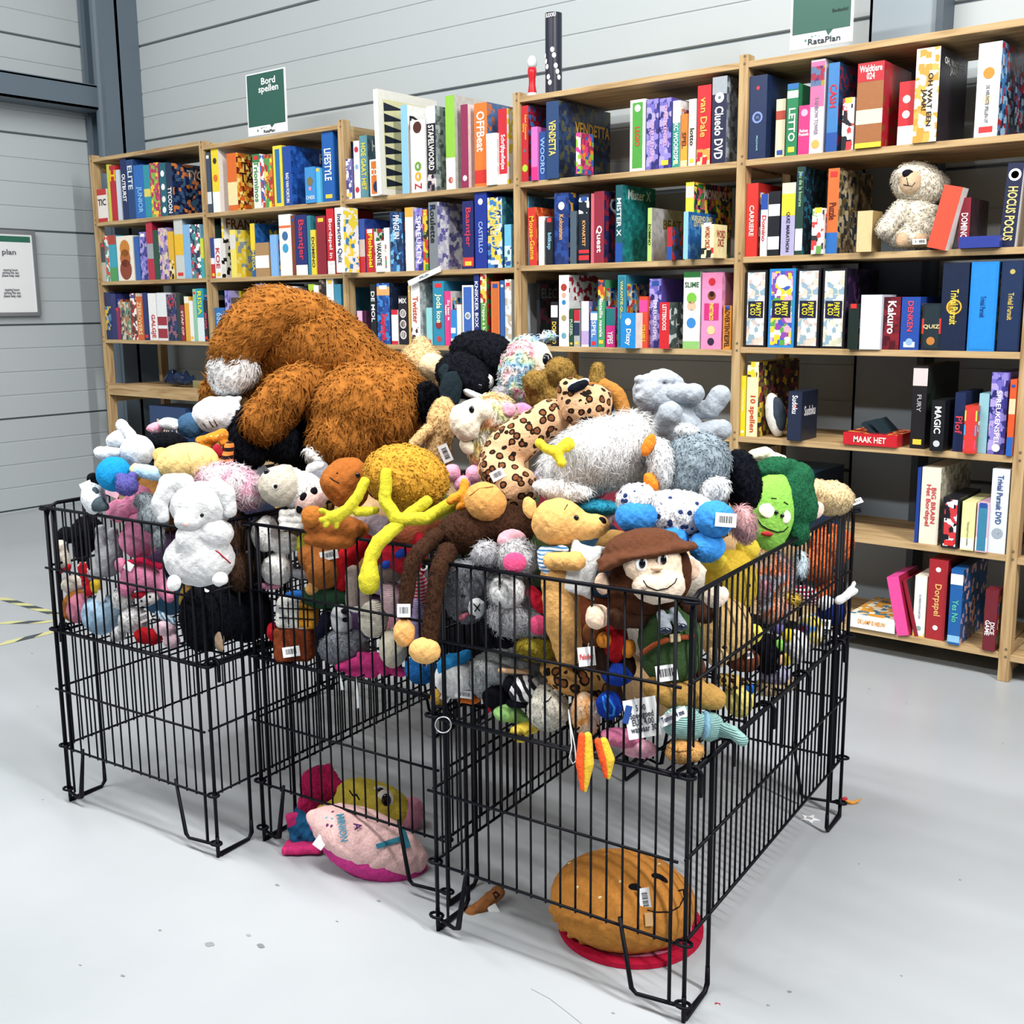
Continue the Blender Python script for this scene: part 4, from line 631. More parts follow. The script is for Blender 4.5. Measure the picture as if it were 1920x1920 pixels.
class Toy:
    def __init__(s,name,label,cat,dep,group=None):
        s.name,s.label,s.cat,s.dep,s.group=name,label,cat,dep,group; s.root=None; s.pr=[]
    def w(s,C): return CO+C@CB
    def part(s,name,mat,prims,fur=None,k=5,N=None,warp=1.0,label=None,parent=None,cut=None):
        if isinstance(prims,tuple): prims=[prims]
        if s.root is None:
            s.dep=solve_dep(s.dep,prims); lo,hi=bounds(prims,s.dep); base=s.w(np.array([(lo[0]+hi[0])/2,lo[1],(lo[2]+hi[2])/2]))
            s.org=base; s.root=empty(s.name,base); tag(s.root,s.label,s.cat,s.group)
        s.pr+=prims; dep=s.dep; sc=dep/FPX
        if isinstance(mat,str): mat=plush(mat)
        lo,hi=bounds(prims,dep); mg=4*sc; lo=lo-mg;hi=hi+mg; ext=(hi-lo).max()
        Nn=N or int(min(56,max(16,(ext/sc)*.42))); h=ext/Nn
        lo=lo-h*1.5; n=np.ceil((hi-lo)/h).astype(int)+2
        g=np.stack(np.meshgrid(*[lo[i]+np.arange(n[i])*h for i in range(3)],indexing='ij'),-1)
        F=sdf(prims,g,dep,k)
        if warp:
            ph=RNG.uniform(0,6,6); q=g/sc
            F=F+warp*sc*(np.sin(q[...,0]*.17+ph[0]+np.sin(q[...,1]*.09+ph[3])*1.5)*np.sin(q[...,1]*.15+ph[1])*np.sin(q[...,2]*.16+ph[2])*1.3+.5*np.sin(q[...,0]*.37+ph[4])*np.sin(q[...,1]*.33+ph[5]))
        V,Q=surfnet(F,lo,h); V=CO+V@CB; Q=Q[:,::-1]; T=None
        NV=None
        if fur:
            L,Wd,Sp=[x*sc for x in fur[:3]]; cmb=fur[3] if len(fur)>3 else (0,-1); cw=rt*cmb[0]+up*cmb[1]+fw*.0
            V2,q2,t2,n2=fur_tufts(V,Q,L,Wd,Sp,cw,fur[4] if len(fur)>4 else .4)
            fn=np.cross(V[Q[:,2]]-V[Q[:,0]],V[Q[:,3]]-V[Q[:,1]]); vn=np.zeros_like(V); [np.add.at(vn,Q[:,j],fn) for j in range(4)]; vn/=np.linalg.norm(vn,axis=1)[:,None]+1e-12; NV=np.concatenate([vn,n2])
            q2=q2+len(V); t2=t2+len(V); V=np.concatenate([V,V2]); Q=np.concatenate([Q,q2]); T=t2
        o=npmesh(name,V,Q,mat,parent or s.root,s.org,T,NV)
        if label: o['label']=label
        return o
    def hit(s,x,y,lift=0):
        sc=s.dep/FPX; u=camp(x,y,1.0); lo,hi=bounds(s.pr,s.dep); d=lo[2]-.02
        for _ in range(70):
            v=float(sdf(s.pr,(u*d)[None],s.dep,5)[0])
            if v<.0004: break
            d+=max(v*.8,.0004)
            if d>hi[2]: d=s.dep; break
        return u*(d-lift*sc),d
    def hits(s,X,Y,lift=0):
        sc=s.dep/FPX; u=np.stack([(X-CX)/FPX,(CY-Y)/FPX,np.ones_like(X)],-1); lo,hi=bounds(s.pr,s.dep); d=np.full(X.shape,lo[2]-.02)
        for _ in range(60):
            v=sdf(s.pr,u*d[...,None],s.dep,5); d=np.where((v>.0003)&(d<hi[2]),d+np.maximum(v*.8,.0003),d)
        d=np.where(d>=hi[2],s.dep,d); return u*(d-lift*sc)[...,None]
    def decal(s,text,x,y,a,w,h,col,name='printed_letters',bold=.03,lift=6):
        V,F=textmesh(text,bold); n=len(V); k=np.array([w/np.ptp(V[:,0]),h/np.ptp(V[:,1])]); P=V[:,:2]*k; R=rot2(a)[:2,:2]; P=P@R.T
        W_=CO+s.hits(x+P[:,0],y-P[:,1],lift)@CB-s.org; MB().add(W_,F).build(name,flat(col,.7,.1),s.root)
    def ball(s,name,col,x,y,rx,ry=None,a=0,sink=.35,rz=None,gloss=True,parent=None,lift=0):
        ry=ry or rx; C,d=s.hit(x,y,lift); sc=s.dep/FPX; rz=rz or min(rx,ry)*.6; C=C+np.array([0,0,sink*rz*sc])
        n,m_=14,9; V=[];Q=[]
        th=np.linspace(0,math.pi,m_); ph=np.linspace(0,2*math.pi,n+1)[:-1]
        R=rot2(a)
        P=np.array([[math.sin(t)*math.cos(p)*rx,math.sin(t)*math.sin(p)*ry,math.cos(t)*rz] for t in th for p in ph])*sc
        V=CO+(C+P@R.T)@CB
        Q=np.array([(i*n+j,i*n+(j+1)%n,(i+1)*n+(j+1)%n,(i+1)*n+j) for i in range(m_-1) for j in range(n)])[:,::-1]
        return npmesh(name,V,Q,flat(col,.18 if gloss else .8,.5 if gloss else .1),parent or s.root,s.org)
    def eye(s,x,y,r,pup='0A0A10',white=None,rx=None):
        if white: 
            o=s.ball('eye',white,x,y,(rx or r),r,gloss=False,rz=r*.16); s.ball('pupil',pup,x+r*.1,y,(rx or r)*.55,r*.6,sink=0,rz=r*.2,parent=o,lift=r*.14)
        else: s.ball('eye',pup,x,y,rx or r,r)
    def stitch(s,pts,r=.9,col='14121A',name='stitched_mouth'):
        W_=[]
        for (x0,y0),(x1,y1) in zip(pts[:-1],pts[1:]):
            for t in np.linspace(0,1,6)[:-1]: W_.append((x0+(x1-x0)*t,y0+(y1-y0)*t))
        W_.append(pts[-1]); W_=[CO+s.hit(x,y,r*.4)[0]@CB-s.org for x,y in W_]
        MB().tube(W_,r*s.dep/FPX,5).build(name,flat(col,.8,.1),s.root,smooth=True)
    def card(s,x,y,w,h,a=0,tilt=0,name='price_tag',bars=True,col='F0F1F2',text=None,tc='303038',lift=5,yaw=0):
        C,d=s.hit(x,y,lift); sc=s.dep/FPX; R=rot2(a); ax=R[:,0].copy(); ay=R[:,1].copy()
        ay=ay+np.array([0,0,math.tan(math.radians(tilt))]); ay/=np.linalg.norm(ay); ax=ax+np.array([0,0,math.tan(math.radians(yaw))]); ax/=np.linalg.norm(ax)
        nz=-np.cross(ax,ay); X=ax@CB; Y=ay@CB; Z=nz@CB; Cw=CO+C@CB-s.org
        def quad(x0,x1,y0,y1,z): return [Cw+X*a_*sc+Y*b_*sc+Z*z*sc for a_,b_ in ((x0,y0),(x1,y0),(x1,y1),(x0,y1))]
        m=MB(); V=quad(-w/2,w/2,-h/2,h/2,.0)+quad(-w/2,w/2,-h/2,h/2,-.8); 
        m.add(V,[(0,1,2,3),(7,6,5,4),(0,4,5,1),(1,5,6,2),(2,6,7,3),(3,7,4,0)]); o=m.build(name,flat(col,.4,.35),s.root)
        if bars:
            b=MB(); long_=max(w,h); sw=w>=h; q=-long_*.32; rr=random.Random(int(x+y))
            while q<long_*.32:
                t=rr.choice([.5,.9,1.4])*long_/30; sh=min(w,h)
                b.add(quad(q,q+t,-sh*.22,sh*.28,.25) if sw else quad(-sh*.22,sh*.28,q,q+t,.25),[(0,1,2,3)]); q+=t+rr.choice([.6,1])*long_/30
            b.build('barcode',flat('202028',.5),o)
        if text: lettering(text,Cw+Z*.35*sc,X,Y,w*.8*sc,h*.7*sc,tc,o,name='printed_text')
        return o
def at_cage(k,x,y,z):
    (ox,oy),w=CAG[k]; P=np.array([ox+x*math.cos(CYAW)-y*math.sin(CYAW),oy+x*math.sin(CYAW)+y*math.cos(CYAW),z])-CO
    q=CB@P; return CX+q[0]/q[2]*FPX,CY-q[1]/q[2]*FPX,q[2]
# ---------------------------------------------------------------- the soft toys
F_=lambda k,ex=.006: ('f',k,ex)
S_=lambda ex=.006: ('s',ex)
# ---- big fox
t=Toy('plush_fox','giant orange plush fox lying face down across the top of the heap','soft toy',2.84)
fo=plush('A86B2D'); fm=(17,2.3,6.2,(-.15,-1),.55)
t.part('body',fo,[e(590,655,112,88,-28,0,95),e(545,632,100,76,10,5,85),e(655,690,100,70,-35,0,80),c((500,590,50,0),(450,640,42,-20),(420,700,30,0)),e(490,700,62,46,0,0,50),e(420,730,32,28,0,30,30),e(735,690,45,28,-25,30,30)],fur=fm,k=22)
t.part('tail',fo,[c((575,588,34,-55),(520,590,48,-62),(470,622,50,-70),(444,655,44,-72))],fur=(17,2.3,6.2,(-.8,-.6),.5),k=16)
t.part('tail_tip','FFFFFF',[e(440,690,42,44,-28,-74,36),e(428,712,27,26,0,-72,24)],fur=(12,2.0,5.5,(-.5,-.9),.4),k=16,label='white furry tail tip')
t.part('head',fo,[e(688,775,104,88,-8,-70,82),e(645,832,62,48,-12,-95,58),e(740,745,56,60,20,-60,58)],fur=fm,k=22)
t.part('arm',fo,[c((592,705,40,-50),(535,745,42,-95),(495,792,38,-105))],fur=fm,k=12)
t.part('black_paw','0C0E16',[c((470,800,40,-75),(462,842,38,-80),(452,880,20,-80)),c((520,820,42,-60),(560,850,34,-50))],fur=(8,1.8,5,(0,-1),.4),k=14,label='black front paw')
t.part('black_leg','0A0C14',[c((560,800,32,-30),(600,850,34,-40),(600,880,28,-45))],fur=(6,1.8,5,(0,-1),.4),label='black hind leg')
t.part('ear','0C0D13',[e(797,755,30,38,-10,-95,16)],fur=(6,1.5,4,(0,-1),.4),label='black ear')
t.part('cheek_patch','EFEDE8',[e(592,858,24,14,-40,-120,20)],fur=(10,2,5,(0,-1),.4),label='white cheek patch')
t.part('back_leg',fo,[c((450,705,32,30),(405,738,28,20))],fur=fm)
# ---- heap crest
t=Toy('plush_bear','sandy plush bear slumped behind the fox, back of the heap','soft toy',2.98)
t.part('body','D9B888',[e(788,690,44,46,0,0,45),e(790,650,18,20,0,0,14)],fur=(6,1.5,4.2),k=8); t.part('pale_seat','E3CBA2',[e(808,686,26,24,30,-30,26)])
t=Toy('plush_dog','black plush puppy with white muzzle stripe and long flopped ear','soft toy',2.66)
t.part('body','0E1018',[e(905,665,64,44,-12,30,50),e(930,690,38,55,0,30,44)],fur=(4,1.4,4),k=14); t.part('head','0E1018',[e(866,704,50,42,-20,-20,42),e(890,722,24,22,0,-40,26)],fur=(4,1.4,4),k=14)
t.part('ear','1A262C',[e(845,732,21,36,-6,-62,9),e(838,700,16,18,0,-50,9)],label='long dark felt ear'); t.part('muzzle_stripe','E8E8E6',[e(890,742,24,8,-28,-54,14)],label='white muzzle stripe'); t.part('chest_patch','E8E8E6',[e(916,714,9,14,15,-20,10)]); t.part('brow_patch','8A5838',[e(889,716,6,7,0,-58,6)],warp=0); t.eye(900,724,5,white=None)
t=Toy('plush_dog','slim sandy plush animal hanging head down with a barcode tag','soft toy',2.48)
t.part('body','D8B27C',[e(828,795,28,52,-6,0,26),e(822,850,25,36,10,0,24)],fur=(4,1.3,4),k=12); t.part('arm','D8B27C',[c((802,808,12,-20),(776,832,10,-22))],fur=(4,1.3,4)); t.card(835,850,19,34,24)
t=Toy('plush_llama','pastel rainbow fluffy plush with cream muzzle and pink balled feet','soft toy',2.42)
t.part('body',plush('F0E8D0','multi','F4EFD8,F2DC8C,F0A878,F6EEDC,D8DC88,F2C8C0'),[e(925,780,44,42,0,0,40),e(905,830,26,58,0,0,26)],fur=(10,2.0,5),k=12)
t.part('face','EADFCB',[e(872,792,28,36,20,-30,28),e(898,768,30,20,-20,-32,20)],k=10); t.eye(883,768,12,white='F4F0E8',rx=9)
t.part('hand','E6DCC4',[e(876,836,13,17,30,-20,12)]); 
for x_,y_ in ((847,887),(868,908),(889,890)): t.part('foot','DFA0B8',[e(x_,y_,17,17,0,-25,16)],label='round pink foot')
t.part('ear','E8A0B4',[e(954,768,14,13,30,-34,6)],label='pink ear')
t=Toy('plush_fish','small pink plush fin poking up behind the spotted cub','soft toy',2.46); t.part('fin','D488B0',[e(982,774,24,18,-20,0,9),e(962,770,14,12)])
t=Toy('plush_unicorn','curly rainbow fleece plush with big dark eye, standing tallest of centre','soft toy',2.62)
t.part('body',plush('E8D8DC','multi','F2B8C8,F6F2E8,8CB8E0,C8E8B8,F29AB8,F4F0E0,9AC8E8'),[e(976,690,36,62,-18,0,42),e(968,725,26,34,0,-6,30),e(1027,632,17,7,10,0,9)],fur=(11,2.6,5.4,(0,-.6),.9),k=12)
t.part('face','E8D2BC',[e(1014,682,24,42,10,-14,26)]); t.eye(1025,676,14,white=None,rx=10)
t=Toy('plush_moose','khaki plush moose head with two blunt knobs','soft toy',2.50)
t.part('body','8E7038',[e(1004,718,24,24,0,-20,24),e(1050,698,29,28,0,-20,28),e(1032,745,46,34,0,0,34),e(1075,725,34,22,-20,0,26)],fur=(4,1.2,4),k=8)
t.part('antler','95773C',[c((1118,715,16,20),(1121,692,13,20))],fur=(4,1.2,4))
t=Toy('plush_horn','curved tan plush horn arching behind the spotted cub','soft toy',2.52); t.part('body','B27A3A',[c((1102,727,12),(1130,722,14),(1156,738,15),(1170,770,14),(1168,790,12))],k=6)
t=Toy('plush_cub','leopard print plush cub sprawled head up beside the white bird','soft toy',2.24)
lp=plush('DDB088','rosette',None,1.0)
t.part('body',lp,[e(968,828,78,42,36,0,44),e(1030,785,42,36,30,0,36),c((930,880,34,-20),(968,915,42,-30))],k=18)
t.part('head',lp,[e(1096,762,50,42,-15,-22,42),e(1066,728,22,20,35,-26,20),e(1122,745,24,20,0,-20,26)],k=16)
t.part('foot',lp,[e(919,880,17,28,12,-40,18)]); t.part('ear','10141E',[e(1084,724,21,9,22,-58,8)],label='dark ear lining'); t.part('ear','10141E',[e(1139,768,11,19,-12,-20,8)],label='dark ear lining')
t.part('ear_rim','EFEDE6',[e(1084,720,22,8,22,-54,6)],label='white ear rim'); t.card(933,890,26,18,28)
t=Toy('plush_bird','long-haired white plush bird on its back with yellow feet','soft toy',2.10)
wf=plush('FFFFFF'); t.part('body',wf,[e(1122,855,96,62,16,0,60),e(1180,815,42,36,30,10,34),e(1060,890,46,34,-10,-8,34)],fur=(24,1.1,4.6,(-.1,-1),.5),k=20)
t.part('wing',wf,[e(1055,918,56,20,-8,-38,14)],fur=(12,1.1,4.4,(.6,-.8),.4))
t.part('foot','E8D23A',[c((1010,830,8,-70),(1024,842,9,-74),(1046,846,10,-72),(1066,832,12,-66)),c((1044,850,9,-72),(1052,868,9,-74))],k=6,label='webbed yellow foot')
t=Toy('plush_elephant','light grey woolly plush lying with four stubby legs in the air','soft toy',2.36)
gf='A4ACB6'; t.part('body',gf,[e(1256,748,58,36,-8,0,40),e(1270,800,48,36,-10,-10,38)],k=14)
t.part('curly_head','B4BBC4',[e(1218,736,32,36,0,-8,32),e(1250,712,34,18,-20,0,24)]+[e(1200+18*(i%4),712+16*(i//4),10,9,0,-26,9) for i in range(12)],k=3)
for q in ([(1262,738,17,-30),(1302,738,19,-42)],[(1310,768,17,-10),(1332,768,18,-20),(1350,742,20,-24)],[(1248,795,22,-30),(1256,776,23,-48)],[(1300,812,18,-20),(1352,806,20,-34)]): t.part('leg',gf,[c(*q)],k=4)
t=Toy('plush_penguin','grey fluffy plush penguin lying sideways, orange feet toward the white bird','soft toy',2.06)
t.part('body',plush('8C9AA4'),[e(1308,872,62,62,0,0,58),e(1290,905,52,40,0,0,48)],fur=(11,2.2,5.6,(-.2,-1),.7),k=16)
t.part('belly','E4E6E8',[e(1240,872,24,50,6,-18,40),e(1290,812,24,14,-20,0,24)],fur=(9,1.6,4.6),label='white belly'); t.part('flipper','E2E4E6',[e(1342,919,27,24,20,-52,20)],fur=(9,1.8,5),label='white wing tip')
t.part('foot','E8822C',[e(1216,834,11,23,-24,-36,9)],label='orange foot'); t.part('foot','E8822C',[e(1221,905,14,20,20,-40,10)],label='orange foot')
t.part('head','0C0F18',[e(1392,902,34,60,8,10,46)],fur=(5,1.3,4),label='black head')
t=Toy('plush_bird_toy','small white and lime plush peeking over the green broccoli plush','soft toy',2.30); t.part('body','E8E6C8',[e(1424,852,26,13,10),e(1452,858,22,10,-6)]); 
t=Toy('plush_puppy','white star-dotted plush with four round bright blue feet','soft toy',1.98)
t.part('body',plush('EDEFF2','dots','24386C',.75),[e(1263,965,82,46,0,0,48),e(1194,938,38,32,0,-28,32)],fur=(5,1.2,4.4),k=14)
for x_,y_,a_,b_,z_ in ((1193,968,39,32,-40),(1257,1008,34,29,-20),(1340,973,37,34,-52),(1325,1025,34,30,-34)): t.part('foot','3D8EDB',[e(x_,y_,a_,b_,0,z_,30)],label='round blue foot',fur=None)
t.card(1361,975,38,25,-4)
t=Toy('plush_paw','dusty pink furry plush tuft below the black penguin head','soft toy',2.02); t.part('body','CFA0A2',[e(1393,982,22,34,14)],fur=(14,1.1,4,(.3,-1),.3))
t=Toy('plush_broccoli','round green broccoli plush with winking cartoon face at the right rim','soft toy',S_(.004))
t.part('face','8CC856',[e(1448,958,42,76,-6,0,26)],warp=.4)
t.part('crown','1F5A3C',[e(1480,930,48,72,8,30,44),e(1450,880,38,24,10,20,34),e(1500,900,26,34,0,30,34),e(1512,950,20,36,0,30,34),e(1492,995,26,30,0,30,32)],fur=(2.2,1,3.6),k=3,label='dark green floret crown')
t.ball('eye','F4F2DC',1442,958,20,14,a=-14,gloss=False,rz=2); t.ball('pupil','101014',1456,961,4,4,rz=2,lift=2); t.ball('eye','F4F2DC',1473,969,10,13,gloss=False,rz=2); t.ball('pupil','101014',1467,967,4,4,rz=2,lift=2); t.stitch([(1419,972),(1428,985),(1440,992),(1458,998),(1470,996),(1478,988)],1.1); t.stitch([(1446,934),(1456,935)],.9,name='brow'); t.stitch([(1470,941),(1478,946)],.9,name='brow')
t.part('tongue','B03634',[e(1438,1001,12,5,-6,-24,5)],warp=0)
t=Toy('plush_bear','cream plush bear face down at the back right bin corner','soft toy',2.36)
t.part('body','DFC496',[e(1560,934,40,32,-10,0,34),e(1528,925,26,26,0,0,26)],fur=(5,1.3,4.2),k=12); t.part('foot','E8CDBE',[e(1524,956,22,18,10,-26,12)],label='pale pink foot'); t.card(1607,940,20,12,20,40)
t=Toy('plush_lion','tan plush muzzle between the honey bear and the monkey hat','soft toy',2.06); t.part('body','A8824C',[e(1150,1020,34,26,20),e(1130,1040,20,18)],k=8)
t=Toy('plush_fur','mauve grey fluffy plush tuft behind the honey bear nose','soft toy',2.10); t.part('body','B098A2',[e(1128,968,24,22)],fur=(10,1,4))
t=Toy('plush_bird','teal fluffy plush squeezed under the white bird','soft toy',2.08); t.part('body','2A86A4',[e(1122,952,40,14,0)],fur=(7,1,4))
t=Toy('satin_hat','magenta satin scrap left of the monkey hat','soft toy',2.02); t.part('body','A83270',[e(1134,1052,12,16)])
t=Toy('plush_sheep','small grey curly plush wedged below the rainbow fleece toy','soft toy',2.52); t.part('body','98989C',[e(938,738,17,14)],fur=(5,1.4,4))
t=Toy('plush_duck','orange plush duck foot sticking up beside the big tan muzzle','soft toy',2.16)
t.part('foot','EE9830',[c((846,938,9),(868,925,10),(872,905,8)),c((868,925,10),(872,945,10),(862,950,8))],k=5)
# ---- yellow bird with long limbs
t=Toy('plush_chick','curly yellow plush bird with long lime legs dangling over the rim','soft toy',2.28)
ly='C6BE34'; t.part('body',plush('CF9A38'),[e(762,896,80,60,-14,0,62)],fur=(8,2.6,5.2,(0,-.5),1.4),k=10)
t.part('leg',ly,[c((724,888,11,-62),(722,940,12,-66),(744,974,12,-70),(800,972,12,-70),(826,957,13,-72),(842,948,14,-74))],k=8)
t.part('leg',ly,[c((800,940,11,-58),(768,965,12,-60),(740,990,13,-70),(708,1018,14,-120),(694,1050,12,-128),(692,1085,19,-132),(692,1096,18,-132)),],k=8)
t.part('arm',ly,[c((684,902,9,-50),(671,930,10,-56),(652,955,11,-60),(632,968,12,-62)),c((704,957,8,-46),(670,960,9,-54))]+[c((628,967,7,-64),q) for q in ((602,957,5,-66),(602,974,5,-68),(611,985,5,-66),(630,988,5,-64))],k=5)
# ---- brown monkey with arms hanging outside
t=Toy('plush_monkey','dark brown long-armed plush monkey, arms hanging outside the middle bin','soft toy',2.13)
mk='3A2418'; t.part('body',mk,[e(882,996,66,42,8,0,40),e(950,985,54,40,-6,0,40)],fur=(3,1,4),k=16)
t.part('muzzle','D69C58',[e(910,941,40,36,-30,-26,34)],label='big tan muzzle'); t.stitch([(880,930),(898,916),(925,912)],.8,'9A6A38',name='seam')
t.part('arm',mk,[c((818,1004,15,-24),(785,1035,15,-60),(770,1060,14,-66),(758,1150,13,-66))],fur=(3,1,4),k=6)
t.part('arm',mk,[c((838,1036,19,-50),(822,1070,16,-72),(814,1120,15,-74),(806,1196,16,-74))],fur=(3,1,4),k=6)
t.part('hand','DDA766',[e(758,1186,20,26,0,-66,18)],label='tan hand'); t.part('hand','DFAE6C',[e(796,1220,29,24,-6,-84,22)],label='tan hand'); t.card(757,1145,24,24,0,lift=2)
# ---- left bin
t=Toy('plush_rabbit','small white plush rabbit on its back, star snout, top left of heap','soft toy',2.62)
t.part('body','DCE2EA',[e(257,845,32,30,0,0,30)]); t.part('ear','E4E8EC',[c((250,822,11,-6),(228,797,11,-6))]); t.part('ear','E4E8EC',[c((226,848,9,-8),(190,849,13,-8))])
t.part('snout','E6EAEE',[e(217,824,18,14,20,-8,14),c((230,806,6,-8),(205,834,4,-8))],k=6)
t=Toy('plush_doll','white oval plush head with three whiskers and denim clothes','soft toy',2.72)
t.part('head','E2E6EC',[e(406,777,46,34,6,0,34),c((440,770,14),(456,766,4)),c((436,754,12),(450,746,4))],k=8); t.stitch([(392,790),(400,801)],.9,name='whisker'); t.stitch([(401,788),(408,799)],.9,name='whisker'); t.stitch([(380,794),(388,803)],.9,name='whisker')
t.part('denim_shirt','3A5C7C',[e(358,797,27,24,0,0,22)]); t.part('hand','E4E7EC',[e(319,795,22,12,-8,-8,12)]); t.part('gingham_skirt',plush('E0A0B4','dots','F4E8EC',1.2),[e(292,802,18,10,10,0,9)])
t=Toy('plush_seal','black plush lump under the denim doll arm','soft toy',2.68); t.part('body','080A12',[e(312,830,38,20,0),e(283,846,19,20)],fur=(3,1,4),k=8)
t=Toy('plush_giraffe','small orange dotted plush giraffe below the white oval head','soft toy',2.64)
t.part('body',plush('DE8A30','dots','F0C070',1.5),[e(398,822,24,11,18),e(417,815,12,12),e(386,838,10,8),e(378,826,12,9),e(420,830,9,8)],k=4)
t=Toy('plush_tiger','orange and black striped plush tiger beside the fox paw','soft toy',2.62); t.part('body',plush('E08040','stripe','1A1418',.6),[c((430,836,9),(426,862,11)),e(414,870,12,9)],k=5); t.part('red_scarf','9A2030',[e(408,846,10,14,20)])
t=Toy('plush_bear','pale yellow plush bear seen from behind, round ears','soft toy',2.56)
t.part('head','E5C684',[e(350,868,60,38,4,0,44)]); t.part('ear','E0BC74',[e(301,853,15,14,20,-16,8)]); t.part('ear','E0BC74',[e(402,862,8,14,10,-16,7)]); t.stitch([(348,834),(358,870),(356,898)],.7,'C8A868',name='seam')
t=Toy('plush_caterpillar','small pale blue striped plush tube with a yellow tip','soft toy',2.54); t.part('body','A8CBE4',[c((262,882,13),(292,888,14))]); t.part('tip','E8D8A0',[e(254,880,10,11)])
t=Toy('plush_octopus','bright blue felt dome plush at the left end of heap','soft toy',2.56); t.part('body','1C8CC8',[e(214,889,33,33,0,0,30)],warp=.5)
t=Toy('plush_bear','violet plush bear tucked beside the blue dome','soft toy',2.52); t.part('body','5A58A0',[e(238,910,21,20),e(226,894,9,8),e(248,892,9,8)],fur=(3,1,4),k=4)
t=Toy('plush_panda','white plush with slate grey patch and black ears, bin back left','soft toy',2.58)
t.part('body','DDE2E8',[e(176,934,22,32,10)]); t.part('patch','47545C',[e(183,945,17,15,0,-14,12),e(177,922,8,9,0,-16,8),e(196,950,9,9,0,-14,9)],k=3); t.part('ear','0A0C14',[e(174,898,11,12,20,0,9),e(180,908,8,8)],label='black ear'); t.card(160,908,22,9,24,bars=False)
t=Toy('plush_pig','pink plush pig in a hood, face toward the left','soft toy',F_(2,.05))
t.part('body','E08CB0',[e(262,1012,38,34,0,0,34),e(268,985,30,30)],k=12); t.part('head','E58FB2',[e(224,958,24,22,0,-6,24),e(262,938,26,30,20,0,26)],k=10); t.stitch([(218,950),(236,944)],.9,'F0D0DC',name='seam'); t.card(211,923,26,16,-24,bars=False,col='F0C4D4')
t=Toy('plush_koala','fluffy grey plush koala beside the white rabbit ear','soft toy',F_(2,.03))
t.part('body','8E989E',[e(288,968,26,28),e(270,940,18,16,20),e(297,1008,10,22)],fur=(8,1.4,4.4),k=8)
t=Toy('plush_rabbit','large white plush rabbit with lop ears sitting over the bin corner','soft toy',2.33)
wh=plush('D4D6D8'); t.part('head',wh,[e(378,948,60,46,0,0,50),e(352,978,24,18,0,-36,22)],k=14); t.part('body',wh,[e(374,1048,66,52,0,8,48),e(404,1000,34,28,0,-12,30),e(350,1010,20,26,0,-30,20)],k=14)
t.part('ear',wh,[c((345,905,18,-10),(318,908,20,-16),(300,945,16,-20),(306,968,12,-20))],k=6); t.part('ear',wh,[c((404,908,14,-16),(424,925,17,-22),(432,958,12,-22))],k=6)
t.part('foot','ECECEC',[e(326,1093,13,15,0,-34,14)]); t.part('foot','ECECEC',[e(413,1086,15,13,0,-34,14)]); t.eye(378,966,4); t.ball('nose','E0B0A8',348,983,5,4); t.stitch([(400,1030),(410,1036),(432,1056)],1.3,'B02030',name='red_ribbon')
t=Toy('plush_mole','round black plush with two lobes behind the left bin bars','soft toy',F_(2,.09)); t.part('body','0A0C15',[e(164,1000,30,34,0,0,28),e(125,1004,17,16,0,0,16),e(155,1038,14,16)],fur=(3,1,4),k=9)
t=Toy('plush_dog','cream plush leg with a red bow at the far left bars','soft toy',F_(2,.02)); t.part('body','DDD5C8',[c((114,1024,12),(120,1056,14)),e(136,1096,22,18)],k=6); t.part('bow','B81C28',[e(112,1072,9,5,30,-10,4),e(128,1064,8,6,60,-10,4)],label='red ribbon bow')
t=Toy('plush_mouse','grey plush animal with four long limbs pressed on the bars','soft toy',F_(2,.03)); t.part('body','8E9198',[e(204,1052,24,30,0),c((188,992,9,-8),(190,1030,11,-8)),c((212,998,10,-8),(218,1036,12,-8)),c((206,1056,10,-12),(172,1076,9,-14)),c((196,1066,10,-12),(176,1082,10,-14))],k=6)
t=Toy('plush_ladybird','red polka dot cloth toy with yellow edge','soft toy',F_(2,.02)); t.part('body',plush('C0202C','dots','F0E0D8',.9),[c((154,1062,9),(168,1108,10))]); t.part('yellow_side','D8B838',[e(180,1098,11,16)])
t=Toy('plush_pig','pink plush pig with red collar lying upside down','soft toy',F_(2,.02)); t.part('body','DC86A8',[e(268,1078,42,30,-14,0,30),c((300,1095,14),(316,1118,12)),e(236,1100,16,18)],k=9); t.part('ear','E08CAE',[e(226,1060,12,14,10,-14,8)]); t.part('collar','B01C40',[c((240,1056,6,-26),(268,1050,6,-30),(300,1062,6,-26))],label='red collar'); t.card(241,1062,16,15,-30,bars=False)
t=Toy('plush_whale','pale blue ball-shaped plush low in the left bin','soft toy',F_(2,.008)); t.part('body','A2C2DC',[e(192,1152,38,38,0,0,34)]); t.card(188,1122,16,30,-14,bars=False,col='E8ECEC')
t=Toy('plush_doughnut','pink iced doughnut plush with brown rim','soft toy',F_(2,.01)); t.part('rim','A86A34',[e(142,1136,25,32,-16,6,16)]); t.part('icing','D08098',[e(147,1140,22,28,-16,-4,16)]); t.eye(153,1165,4)
t=Toy('plush_lamb','white plush lamb in a red cap above the red toy','soft toy',F_(2,.01)); t.part('body','DCDCDC',[e(251,1163,28,24),e(222,1190,13,14),e(230,1122,20,22)],fur=(4,1.2,4),k=8); t.part('head','E2E2E2',[e(278,1122,23,14,16,-14,14)]); t.part('cap','B02434',[e(262,1116,17,7,8,-20,10)],label='red cap'); t.eye(265,1127,2.4); t.eye(281,1119,2.4); t.stitch([(272,1134),(280,1133)],.8); t.card(270,1158,26,16,24)
t=Toy('plush_heart','red velvety plush on the left bin floor','soft toy',F_(2,.01)); t.part('body','A81620',[e(270,1192,18,16),e(288,1194,16,15)],k=6)
